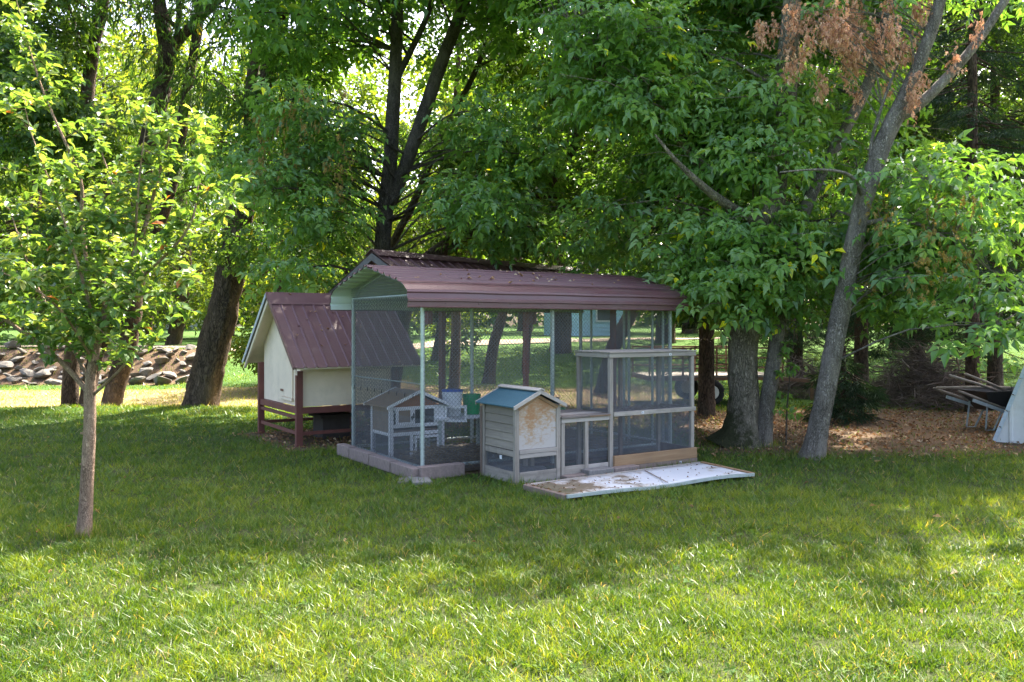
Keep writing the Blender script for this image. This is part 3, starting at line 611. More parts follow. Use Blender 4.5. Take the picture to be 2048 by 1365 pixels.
for (z0, z1) in ((0.185,MD-0.024),(MD+0.024,TZ-0.045)):
    mb = MB(); grid_wires(mb, 0.05, TW-0.05, z0, z1, 0.0127, 0.0015, lambda a, z, o: (a, 0.026+o, z))
    grid_wires(mb, 0.04, TD-0.04, z0, z1, 0.0127, 0.0015, lambda a, z, o: (TW-0.024+o, a, z))
    if z0 > 0.5: grid_wires(mb, 0.04, TD-0.04, z0, z1, 0.0127, 0.0015, lambda a, z, o: (0.024+o, a, z))
    stuffpart(mb.build('wire_mesh', M['wire'], tp))
sticker(tp, -0.0+0.35*0, 0, 0) if False else None
sticker(tp, 0.88, -0.010, TZ-0.02); sticker(tp, 0.46, -0.014, MD); sticker(tp, 1.02, -0.030, 0.035)
mb = MB()
for i in range(60):
    a = random.uniform(0.2,1.1); b = random.uniform(0.08,0.5); L = random.uniform(0.06,0.25); an = random.uniform(0,6.28)
    mb.tube([(a,b,MD+0.012),(a+L*0.5*math.cos(an),b+L*0.2*math.sin(an),MD+0.02+random.random()*0.03),(a+L*math.cos(an),b+L*0.4*math.sin(an),MD+0.012)], 0.0035, 4)
stuffpart(mb.build('shelf_litter', M['twig'], tp))

# white sheet in a timber frame lying before the pens
sh0 = SHEET[0]; du = (SHEET[3]-SHEET[0]); ang = math.atan2(du.y, du.x)
sp = thing('fallen_panel', 'dirty white sheet panel with timber edges lying flat on the grass before the pens', 'panel', (sh0.x, sh0.y, 0), ang)
inv = Matrix.Rotation(-ang, 3, 'Z'); q = [inv @ (s - sh0) for s in SHEET]
mb = MB(); nseg = 24
for i in range(nseg+1):
    k = i/nseg; A = q[0].lerp(q[3], k); B = q[1].lerp(q[2], k); w = 0.012*math.sin(k*9+0.6)*(1 if k > 0.35 else 0.3)
    for j in range(7):
        r_ = j/6; p = A.lerp(B, r_); p.z = 0.048 + w*r_ + 0.004*mnoise.noise((k*8, r_*3, 0)); mb.v.append(tuple(p))
for i in range(nseg):
    for j in range(6): s = i*7+j; mb.f.append((s, s+7, s+8, s+1))
o = mb.build('sheet', M['sheet'], sp, smooth=True); sm = o.modifiers.new('solid', 'SOLIDIFY'); sm.thickness = 0.01
def fr(p, q_, w, h, m, nm): p = p.copy(); q_ = q_.copy(); p.z = q_.z = h/2+0.004; MB().beam(p, q_, w, h).build(nm, m, sp, bevel=0.003)
fr(q[0]+Vector((0,0,0)), q[1], 0.05, 0.055, M['brownboard'], 'frame_board')
fr(q[3], q[2], 0.05, 0.055, M['tanboard'], 'frame_board')
fr(q[0]+Vector((0.02,0.02,0)), q[3]+Vector((0,0.02,0)), 0.04, 0.05, M['palewood_x'], 'frame_board')
e0, e1 = q[1].copy(), q[2].copy()
mb = MB(); pts = []
for i in range(25):
    k = i/24; p = e0.lerp(e1, k); w = 0.012*math.sin(k*9+0.6)*(1 if k > 0.35 else 0.3); pts.append(Vector((p.x, p.y-0.012, 0.042+w)))
for i in range(24): mb.beam(pts[i], pts[i+1], 0.022, 0.032)
mb.build('metal_edge', M['galv'], sp)
MB().beam((q[0].lerp(q[3],0.62)+Vector((0,-0.06,0.057))), (q[1].lerp(q[2],0.52)+Vector((0,0.03,0.056))), 0.012, 0.004).build('seam', M['brownboard'], sp)

# ------------------------------------------------------------------ cream coop on red-brown legs
cp = thing('chicken_coop', 'cream chicken coop with steep brown metal roof raised on red brown legs', 'coop', (COOP0[0], COOP0[1], 0), TH)
W_, D_ = COL_W, COL_D; Z0, ZE, ZR = 0.52, 1.36, 2.04
sl_ = (2.05-1.056)/1.17
MB().box(0.01,W_,0.0,0.02,Z0,ZE-0.02).build('front_wall', M['cream'], cp)
MB().box(0.01,W_,D_-0.02,D_,Z0,ZE-0.02).build('back_wall', M['cream'], cp)
gab = [(0.022,Z0),(D_-0.022,Z0),(D_-0.022,ZE-0.03),(D_/2,ZR-0.03),(0.022,ZE-0.03)]
MB().prism(gab, 'x', 0.0, 0.02).build('gable_wall', M['cream'], cp)
MB().prism(gab, 'x', W_-0.02, W_).build('gable_wall', M['cream'], cp)
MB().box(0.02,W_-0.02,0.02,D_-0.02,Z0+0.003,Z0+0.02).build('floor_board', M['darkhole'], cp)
for i in range(1, 4): MB().box(0.3*i-0.003+0.05,0.3*i+0.003+0.05,-0.0015,-0.0002,Z0+0.03,ZE-0.1).build('groove', M['cream'], cp)
dr = MB().box(-0.02,-0.002,0.28,0.78,Z0+0.10,1.50).build('door', M['cream'], cp, bevel=0.004)
MB().box(-0.026,-0.0205,0.70,0.735,1.40,1.48).build('hinge', M['galv'], dr); MB().box(-0.03,-0.0205,0.64,0.75,Z0+0.17,Z0+0.2).build('latch', M['rust'], dr)
MB().box(-0.034,-0.0205,0.26,0.80,Z0+0.06,Z0+0.095).build('door_sill', M['cream'], dr)
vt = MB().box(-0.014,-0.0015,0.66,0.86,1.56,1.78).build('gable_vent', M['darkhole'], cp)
nb = MB().prism([(D_+0.001,0.66),(D_+0.27,0.66),(D_+0.27,0.96),(D_+0.001,1.08)], 'x', 0.05, 1.1)
nb = nb.build('nest_box', M['cream'], cp, bevel=0.004)
for (a, b, z1) in ((-0.03,-0.03,1.0),(W_+0.03,-0.03,1.0),(-0.03,D_+0.03,1.06),(W_+0.03,D_+0.03,1.0)):
    MB().box(a-0.045,a+0.045,b-0.03,b+0.03,0.0,z1).build('leg', M['maroon'], cp, bevel=0.004)
for (p, q_, nm) in (((0.016,-0.028,Z0-0.045),(W_-0.016,-0.028,Z0-0.045),'beam'),((0.016,D_+0.028,Z0-0.045),(W_-0.016,D_+0.028,Z0-0.045),'beam'),((-0.03,0.003,Z0-0.045),(-0.03,D_-0.003,Z0-0.045),'beam'),((W_+0.03,0.003,Z0-0.045),(W_+0.03,D_-0.003,Z0-0.045),'beam')):
    MB().beam(p, q_, 0.05, 0.085).build(nm, M['maroon'], cp, bevel=0.003)
for (p, q_) in (((0.016,-0.03,0.17),(W_-0.016,-0.03,0.17)),((-0.03,0.003,0.17),(-0.03,D_-0.003,0.17)),((0.016,D_+0.03,0.17),(W_-0.016,D_+0.03,0.17)),((-0.03,0.003,0.38),(-0.03,D_-0.003,0.38))):
    MB().beam(p, q_, 0.03, 0.045).build('brace', M['maroon'], cp, bevel=0.003)
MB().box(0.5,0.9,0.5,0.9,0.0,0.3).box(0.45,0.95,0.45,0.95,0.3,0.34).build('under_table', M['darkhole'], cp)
# ribbed roof: ribs run down the slope, one panel per 0.45 m
x0r, x1r = -0.21, W_+0.30
def slope_panel(xa, xb, front):
    prof = []; n = max(2, int(round((xb-xa)/0.15)))
    for i in range(n):
        w = (xb-xa)/n; x = xa+i*w
        for fr_, dz in ((0,0.016),(0.06,0.016),(0.13,0.0),(0.87,0.0),(0.94,0.016)): prof.append((x+fr_*w, dz))
    prof.append((xb, 0.016)); mb = MB()
    for k in (0.0, 1.0):
        b = (D_/2) - 1.17*k if front else (D_/2) + 1.17*k
        for (x, dz) in prof: mb.v.append((x, b, ZR+0.01 - 1.17*k*sl_ + dz))
    n = len(prof)
    for j in range(n-1): mb.f.append((j, j+1, n+j+1, n+j))
    return mb
for front in (True, False):
    xx = np.linspace(x0r, x1r, 5)
    for i in range(4):
        o = slope_panel(xx[i], xx[i+1], front).build('roof_panel', M['metalroof'], cp); o.location.z = 0.003*(i % 2)
        s_ = o.modifiers.new('solid', 'SOLIDIFY'); s_.thickness = 0.004
    e = 1 if front else -1
    b1 = D_/2 - e*1.15; z1 = ZR - 1.15*sl_
    MB().prism([(D_/2,ZR-0.03),(b1,z1-0.03),(b1,z1-0.10),(D_/2,ZR-0.11)], 'x', x0r+0.02, x0r+0.05).build('verge_board', M['cream'], cp)
    MB().prism([(D_/2,ZR-0.006),(b1,z1-0.006),(b1,z1-0.026),(D_/2,ZR-0.026)], 'x', x0r+0.052, x1r-0.02).build('roof_deck', M['cream'], cp)
    MB().prism([(D_/2,ZR+0.032),(D_/2-e*0.20,ZR+0.032-0.20*sl_),(D_/2-e*0.20,ZR+0.026-0.20*sl_),(D_/2,ZR+0.026)], 'x', x0r-0.01, x1r+0.01).build('ridge_cap', M['metalroof'], cp)
    MB().beam((x0r-0.004,D_/2,ZR+0.0),(x0r-0.004,D_/2-e*1.17,ZR-1.17*sl_), 0.012, 0.05, up=(0,0,1)).build('verge_trim', M['metalroof'] if front else M['trim'], cp)

# ------------------------------------------------------------------ brown roofed shelter behind the run
th2 = R(50); u2 = np.array([math.cos(th2), math.sin(th2)])
S0 = np.array([P(744,505,13.0).x, 13.0])
sh = thing('roofed_shelter', 'dark timber shelter with brown ribbed metal gable roof behind the dog run', 'shelter', (S0[0], S0[1], 0), th2)
SL, SHW, SR, SE = 5.2, 1.25, 2.72, 2.02
for e in (-1, 1):
    for i in range(6):
        xa, xb = SL*i/6, SL*(i+1)/6; mb = MB(); prof = []
        for k in range(4):
            w = (xb-xa)/4
            for fr_, dz in ((0,0.02),(0.08,0.02),(0.16,0.0),(0.92,0.0)): prof.append((xa+(k+fr_)*w, dz))
        prof.append((xb, 0.02)); n = len(prof)
        for k in (0, 1):
            for (x, dz) in prof: mb.v.append((x, e*SHW*k*1.0, SR-(SR-SE)*k+dz))
        for j in range(n-1): mb.f.append((j, j+1, n+j+1, n+j))
        o = mb.build('roof_panel', M['metalroof'], sh); s_ = o.modifiers.new('solid', 'SOLIDIFY'); s_.thickness = 0.004; o.location.z = 0.003*(i % 2)
    MB().prism([(0,SR+0.055),(e*0.16,SR+0.045-0.09),(e*0.16,SR+0.039-0.09),(0,SR+0.047)], 'x', -0.02, SL+0.02).build('ridge_cap', M['metalroof'], sh)
    MB().prism([(0,SR-0.01),(e*SHW,SE-0.01),(e*SHW,SE-0.11),(0,SR-0.12)], 'x', -0.012, 0.012).build('verge_board', M['shingle'], sh)
    MB().beam((0.1,e*(SHW-0.18),SE+0.02),(SL-0.1,e*(SHW-0.18),SE+0.02), 0.06, 0.12).build('eave_beam', M['maroon'], sh)
    for x in (0.15, SL/2, SL-0.15): MB().box(x-0.045,x+0.045,e*(SHW-0.18)-0.045,e*(SHW-0.18)+0.045,0 if not (e < 0 and x < SL-1) else 1.62,SE-0.041).build('post', M['maroon'], sh)
    for x in np.linspace(0.15, SL-0.15, 6):
        MB().beam((x,0,SR-0.06),(x,e*(SHW-0.02),SE-0.05+0.02), 0.04, 0.07).build('rafter', M['maroon'], sh)

# ------------------------------------------------------------------ white shed, wheelbarrow, brush, trailer
shp = G(1988, 884)
ws = thing('white_shed', 'white ribbed metal shed wall with steep pale blue edge trim', 'shed', (shp.x, shp.y, 0), math.atan2(-0.55, 0.83))
SWd, SHh, SDp = 3.0, 2.9, 3.4; lean = 0.36
outl = [(0,0),(SWd,0),(SWd-lean*2.0,2.0),(SWd/2,SHh),(lean*2.0,2.0)]
def in_out(z): return lean*z, SWd-lean*z
k = 0; x = 0.0
wl = MB().prism([(0.01,0),(SWd-0.01,0),(SWd-lean*2.0-0.01,2.0),(SWd/2,SHh-0.02),(lean*2.0+0.01,2.0)], 'y', 0.0, 0.012).build('front_wall', M['white_steel'], ws)
for i in range(1, 14):
    xr = i*0.2; zt = min(2.0, xr/lean, (SWd-xr)/lean)
    if xr > lean*2 and xr < SWd-lean*2: zt = 2.0 + (SHh-2.0)*(1-abs(xr-SWd/2)/(SWd/2-lean*2))-0.03
    w = 0.028 if i % 2 else 0.045
    MB().prism([(xr-w,0.0),(xr-w*0.5,-0.02),(xr+w*0.5,-0.02),(xr+w,0.0)], 'z', 0.02, max(0.1, zt-0.03)).build('rib', M['white_steel'], ws)
for (p, q_) in (((0,0),(lean*2.0,2.0)),((lean*2.0,2.0),(SWd/2,SHh)),((SWd,0),(SWd-lean*2.0,2.0)),((SWd-lean*2.0,2.0),(SWd/2,SHh))):
    mb = MB(); n = 9 if abs(q_[1]-p[1]) > 1.5 else 5
    for i in range(n):
        a = Vector((p[0],-0.02,p[1])).lerp(Vector((q_[0],-0.02,q_[1])), i/n); b = Vector((p[0],-0.02,p[1])).lerp(Vector((q_[0],-0.02,q_[1])), (i+0.93)/n)
        mb.beam(a, b, 0.06+0.012*(i % 2), 0.05)
    mb.build('edge_trim', M['trim'], ws)
    MB().add([(p[0],0.013,p[1]),(q_[0],0.013,q_[1]),(q_[0],SDp,q_[1]),(p[0],SDp,p[1])], [(0,1,2,3)]).build('roof_sheet', M['trim'], ws)
MB().prism(outl, 'y', SDp-0.01, SDp).build('back_wall', M['white_steel'], ws)

wbp = P(1992, 0, 13.2)
wb = thing('wheelbarrow', 'black tub wheelbarrow with wooden handles parked behind the white shed', 'wheelbarrow', (wbp.x, 13.2, 0), R(8))
mb = MB(); lo = [(-0.22,-0.18,0.30),(0.32,-0.18,0.36),(0.32,0.18,0.36),(-0.22,0.18,0.30)]; hi = [(-0.42,-0.33,0.60),(0.55,-0.33,0.62),(0.55,0.33,0.62),(-0.42,0.33,0.60)]
mb.add(lo+hi, [(0,3,2,1),(0,1,5,4),(1,2,6,5),(2,3,7,6),(3,0,4,7)])
o = mb.build('tub', M['black'], wb); s_ = o.modifiers.new('solid', 'SOLIDIFY'); s_.thickness = 0.008
for s in (-1, 1):
    MB().tube([(0.72,s*0.06,0.20),(0.0,s*0.20,0.33),(-0.85,s*0.30,0.62)], 0.019, 8).build('handle', M['darkpole'], wb, smooth=True)
    MB().tube([(-0.30,s*0.2,0.42),(-0.34,s*0.22,0.01),(-0.20,s*0.21,0.01),(-0.02,s*0.2,0.36)], 0.014, 6).build('leg', M['trim'], wb)
    MB().beam((-0.62,s*0.31,0.48),(0.0,s*0.22,0.28), 0.02, 0.05).build('brace', M['trim'], wb)
wheel = MB(); 
for i in range(20):
    a = i/20*2*math.pi
wheel.tube([(0.78+0.17*math.cos(a), 0, 0.18+0.17*math.sin(a)) for a in np.linspace(0, 2*math.pi, 25)], 0.045, 10, caps=False); wo = wheel.build('wheel', M['tyre'], wb, smooth=True)
MB().tube([(0.78,-0.05,0.18),(0.78,0.05,0.18)], 0.11, 16).build('rim', M['rust'], wo)
POL = 'poles lying over the wheelbarrow'
for (p, q_, lab) in (((1873,787),(2020,785),'pale straight pole laid level across the wheelbarrow tub'),((1899,751),(2004,788),'grey pole leaning down into the wheelbarrow, end over the brush pile'),((1930,748),(2020,790),'brown pole leaning down into the wheelbarrow beside the grey pole')):
    a = P(*p, 12.85+0.25*(p[0] % 3)); b = P(*q_, 13.2)
    b.z = 0.64 if p[1] > 770 else 0.57
    if p[1] > 770: a.z = 0.645
    tag(MB().tube([a, a.lerp(b,0.5)+Vector((0,0,0.008)), b], 0.020, 8).build('pole', M['darkpole'], smooth=True), lab, 'pole', POL)

def brush(name, label, c, rx, ry, h, n, seed):
    rd = random.Random(seed); mb = MB()
    for i in range(n):
        a = rd.uniform(0, 6.283); r = math.sqrt(rd.random()); x = c[0]+rx*r*math.cos(a); y = c[1]+ry*r*math.sin(a)
        zt = h*(1-r**1.6)*rd.uniform(0.25,1.0); L = rd.uniform(0.3,1.1); d = Vector((rd.gauss(0,1), rd.gauss(0,0.8), rd.gauss(0,0.38))).normalized()
        p = Vector((x, y, c[2]+0.03+zt)); rr = rd.choice((0.005,0.007,0.01,0.018)); pts = [p - d*L*0.5]
        for k in range(1, 4): pts.append(pts[0] + d*L*k/3 + Vector((rd.gauss(0,0.05), rd.gauss(0,0.05), rd.gauss(0,0.04))))
        for q_ in pts: q_.z = max(q_.z, c[2]+0.01)
        mb.tube(pts, [rr, rr*0.85, rr*0.6, rr*0.3], 4, caps=False)
        if rr > 0.006:
            for k in range(3):
                b = pts[rd.randint(1,2)]; e = b + Vector((rd.gauss(0,1),rd.gauss(0,1),rd.gauss(0.2,0.7))).normalized()*rd.uniform(0.15,0.4); mb.tube([b, b.lerp(e,0.5)+Vector((0,0,0.02)), e], [0.004,0.003,0.0015], 3, caps=False)
    return tag(mb.build(name, M['twig'], smooth=True), label, 'brush pile')
bp = P(1850, 0, 17.0); brush('brush_pile', 'large heap of dead brown branches on the ground by the wheelbarrow', (bp.x, 17.0, gz(bp.x,17.0)), 1.25, 0.9, 1.25, 900, 3)
bp = P(1610, 0, 19.0); brush('brush_pile', 'smaller heap of grey sticks between the slim grey trunks and the dark spruces', (bp.x, 19.0, gz(bp.x,19.0)), 0.8, 0.6, 0.9, 260, 4)

tp_ = P(1420, 0, 17.8)
tr = thing('utility_trailer', 'old flat trailer with mesh rails and wooden deck behind the mossy trunk', 'trailer', (tp_.x, 17.8, 0), R(6))
MB().box(-1.5,1.3,-0.7,0.7,0.50,0.56).build('deck_frame', M['rust'], tr)
for i in range(6): MB().box(-1.5,1.3,-0.69+i*0.232,-0.69+i*0.232+0.222,0.563,0.60).build('deck_plank', GWx, tr)
for z in (0.75,0.95,1.15):
    for y in (-0.69,0.69): MB().beam((-1.48,y,z),(1.28,y,z), 0.03, 0.03).build('side_rail', M['rust'], tr)
for x in (-1.48,-0.8,-0.1,0.6,1.28):
    for y in (-0.69,0.69): MB().box(x-0.015,x+0.015,y-0.015,y+0.015,0.601,1.17).build('rail_post', M['rust'], tr)
for y in (-0.80,0.80):
    w = MB().tube([(-0.25+0.2*math.cos(a), y, 0.27+0.2*math.sin(a)) for a in np.linspace(0,2*math.pi,25)], 0.07, 10, caps=False).build('wheel', M['tyre'], tr, smooth=True)
    MB().tube([(-0.25,y-0.06,0.27),(-0.25,y+0.06,0.27)], 0.14, 16).build('rim', M['white_steel'], w)
MB().beam((1.3,0,0.5),(2.3,0,0.42), 0.07, 0.07).build('tow_bar', M['rust'], tr)
MB().box(2.2,2.26,-0.02,0.02,0.0,0.40).build('jack_leg', M['rust'], tr)

# far buildings
def house(name, label, x, y, w, d, h, rh, m, rm, rz, wins):
    z = gz(x, y) - 0.1; t_ = thing(name, label, 'house', (x, y, z), rz)
    MB().box(-w/2,w/2,-d/2,d/2,0,h).build('wall', m, t_)
    n = int(h/0.22)
    for i in range(n): MB().prism([(-d/2-0.03,0.22*i+0.1),(-d/2-0.002,0.22*i+0.31),(-d/2-0.002,0.22*i+0.1)], 'x', -w/2, w/2).build('siding_board', m, t_)
    for e in (-1, 1): MB().prism([(0,h+rh),(e*(d/2+0.4),h-0.12),(e*(d/2+0.4),h-0.04),(0,h+rh+0.1)], 'x', -w/2-0.3, w/2+0.3).build('roof_slope', rm, t_)
    for e in (-1, 1): MB().prism([(-d/2,h),(d/2,h),(0,h+rh)], 'x', e*(w/2-0.02), e*w/2).build('gable', m, t_)
    for (a, b, ww, hh) in wins:
        f = MB().box(a-ww/2-0.08,a+ww/2+0.08,-d/2-0.09,-d/2-0.04,b-0.08,b+hh+0.08).build('window', M['whitehouse'], t_)
        MB().box(a-ww/2,a+ww/2,-d/2-0.10,-d/2-0.092,b,b+hh).build('pane', M['glass'], f)
    return t_
hp = P(1165, 0, 46); house('garden_house', 'small pale blue sided house on the far lawn behind the dog run', hp.x, 46, 3.4, 4.0, 2.4, 1.2, M['bluesiding'], M['shingle'], R(10), ((0.6,0.9,0.7,0.9),))
hp = P(330, 0, 95); house('far_house', 'distant white house with grey roof beyond the far lawn', hp.x, 95, 12, 8, 3.2, 2.2, M['whitehouse'], M['shingle'], R(-8), ((-3,1,1.2,1.3),(0,1,1.2,1.3),(3,1,1.2,1.3)))

# riprap bank of loose stones
rw = thing('rock_bank', 'low bank of piled grey stones along the far edge of the hollow', 'rock bank', (-13.5, 27.2, 0))
stone_me = []
for k in range(8):
    rd = random.Random(50+k); mb = MB()
    import bmesh
    bm = bmesh.new(); bmesh.ops.create_icosphere(bm, subdivisions=2, radius=0.5)
    cuts = [Vector((rd.gauss(0,1),rd.gauss(0,1),rd.gauss(0,1))).normalized() for _ in range(14)]
    for v_ in bm.verts:
        for c in cuts:
            d = v_.co.dot(c) - 0.30
            if d > 0: v_.co -= c*d
        v_.co *= 1+0.10*mnoise.noise(v_.co*3+Vector((k*9,0,0)))
    me = bpy.data.meshes.new('stone'); bm.to_mesh(me); bm.free(); me.materials.append(M['stone']); stone_me.append(me)
rd = random.Random(5)
for row in range(6):
    x = -18.5
    while x < -9.6 - 0.15*row:
        s = rd.choice((0.22,0.3,0.38,0.45,0.6,0.7))*rd.uniform(0.85,1.15); y = 26.2 + row*0.42 + rd.uniform(-0.28,0.28); xx = x + s/2
        o = link('stone', stone_me[rd.randrange(8)], None, rw); o.location = (xx+13.5, y-27.2, gz(xx,y)+0.10*s+rd.uniform(0,0.08))
        o.scale = (s*1.15, s*rd.uniform(0.7,1.0), s*rd.uniform(0.35,0.6)); o.rotation_euler = (rd.uniform(-0.5,0.5), rd.uniform(-0.5,0.5), rd.uniform(0,6.28)); x += s*rd.uniform(0.75,1.15)

# ------------------------------------------------------------------ trees
def spline(pts, step):
    """pts: list of (Vector, r) -> resampled Catmull-Rom"""
    ps = [p for p, r in pts]; rs = [r for p, r in pts]; out = []
    for i in range(len(ps)-1):
        p0 = ps[max(i-1,0)]; p1 = ps[i]; p2 = ps[i+1]; p3 = ps[min(i+2,len(ps)-1)]; n = max(1, int((p2-p1).length/step))
        for k in range(n):
            t_ = k/n; out.append((0.5*((2*p1)+(p2-p0)*t_+(2*p0-5*p1+4*p2-p3)*t_*t_+(3*p1-p0-3*p2+p3)*t_**3), rs[i]+(rs[i+1]-rs[i])*t_))
    out.append((ps[-1], rs[-1])); return out
def bark_tube(mb, path, n=16, rough=0.10, flare=0.0, seed=0.0, freq=5.0):
    base = len(mb.v); ref = None; k = len(path); Ln = 0
    for i, (p, r) in enumerate(path):
        d = (path[min(i+1,k-1)][0] - path[max(i-1,0)][0]).normalized()
        if ref is None: ref = d.orthogonal().normalized()
        ref = (ref - d*ref.dot(d)).normalized(); b = d.cross(ref)
        if i: Ln += (p-path[i-1][0]).length
        for j in range(n):
            a = 2*math.pi*j/n; ca, sa = math.cos(a), math.sin(a)
            q = mnoise.noise((ca*freq*0.6+seed, sa*freq*0.6, Ln*freq*0.35)) + 0.5*mnoise.noise((ca*freq*1.4+seed, sa*freq*1.4+9, Ln*freq*0.8))
            rr = r*(1 + rough*q)
            if flare: rr *= 1 + flare*math.exp(-Ln/0.16)*(0.75+0.6*mnoise.noise((ca*1.6+seed, sa*1.6, 3.3)))
            mb.v.append(tuple(p + (ref*ca + b*sa)*rr))
    for i in range(k-1):
        for j in range(n): a = base+i*n+j; c = base+i*n+(j+1) % n; mb.f.append((a, c, c+n, a+n))
    mb.f.append(tuple(base+(k-1)*n+j for j in range(n)))
def rotmats(d, n):
    """columns x=d, z~n"""
    d = d/np.linalg.norm(d, axis=1, keepdims=True); y = np.cross(n, d); y /= (np.linalg.norm(y, axis=1, keepdims=True)+1e-9); z = np.cross(d, y)
    return np.stack([d, y, z], 2)
def kite(x0, x1, w, y0=0.0, ang=0.0, droop=0.0, fold=0.25, wide=0.42):
    """one pointed leaflet: two folded triangles"""
    L = x1-x0; pts = np.array([[0,0,0],[L*wide,w/2,w*fold],[L,0,-droop*L],[L*wide,-w/2,w*fold]]); c, s = math.cos(ang), math.sin(ang)
    q = pts.copy(); q[:,0] = x0 + pts[:,0]*c - pts[:,1]*s; q[:,1] = y0 + pts[:,0]*s + pts[:,1]*c; return q, np.array([[0,1,2],[0,2,3]])
def template(leaflets):
    Vs, Ts = [], []; n = 0
    for (q, t_) in leaflets: Vs.append(q); Ts.append(t_+n); n += len(q)
    return np.concatenate(Vs), np.concatenate(Ts)
ELDER = template([kite(0.13,0.245,0.062,droop=0.25), kite(0.11,0.205,0.050,0.004,0.95,0.3), kite(0.11,0.205,0.050,-0.004,-0.95,0.3), kite(0.05,0.135,0.046,0.004,1.15,0.3), kite(0.05,0.135,0.046,-0.004,-1.15,0.3)])
ASH = template([kite(0.0,0.16,0.10,droop=0.2), kite(0.0,0.13,0.075,0.0,0.8,0.3), kite(0.0,0.13,0.075,0.0,-0.8,0.3)])
WILLOW = template([kite(0.0,0.11,0.017,0.0,0.3,0.3), kite(0.03,0.15,0.018,0.0,-0.35,0.3), kite(0.06,0.17,0.016,0.0,0.25,0.3), kite(0.09,0.20,0.016,0.0,-0.2,0.35)])
SAMARA = template([kite(0.0,0.05,0.016,0.0,a,0.2) for a in (-0.5,0.0,0.5)] + [kite(0.03,0.085,0.016,0.0,a,0.2) for a in (-0.35,0.35)])
NEEDLE = template([kite(0.02,0.13,0.014,0,a,0.1,wide=0.5) for a in (0.75,-0.75)] + [kite(0.09,0.21,0.014,0,a,0.1,wide=0.5) for a in (0.6,0.0,-0.6)])
FARLEAF = template([kite(0.0,0.34,0.21,0,a,0.2) for a in (0.0,2.2)])
def leaf_arrays(tmpl, pos, d, n, sc, rnd):
    TV, TT = tmpl; Rm = rotmats(d, n); Vv = np.einsum('nij,vj->nvi', Rm, TV) * sc[:,None,None] + pos[:,None,:]
    k = len(TV); Tt = TT[None] + (np.arange(len(pos))*k)[:,None,None]
    nl = len(TT)//2
    rr = np.clip(np.repeat(rnd[:,None], len(TT), 1) + np.repeat(RNG.normal(0,0.05,(len(pos),nl)),2,1), 0, 1)
    return Vv.reshape(-1,3), Tt.reshape(-1,3), rr.ravel()
def bough_points(c, rad, n, droop=0.55, up=0.35):
    u = RNG.normal(size=(n,3)); u /= np.linalg.norm(u, axis=1, keepdims=True); r = RNG.random(n)**0.42
    pos = np.array(c) + u*r[:,None]*np.array(rad)
    d = u*np.array([1,1,0.35]) + RNG.normal(0,0.45,(n,3)); d[:,2] -= droop
    nn = np.stack([RNG.normal(0,0.45,n), RNG.normal(0,0.45,n)-0.25, np.full(n,0.9)],1) + u*0.6
    return pos, d, nn
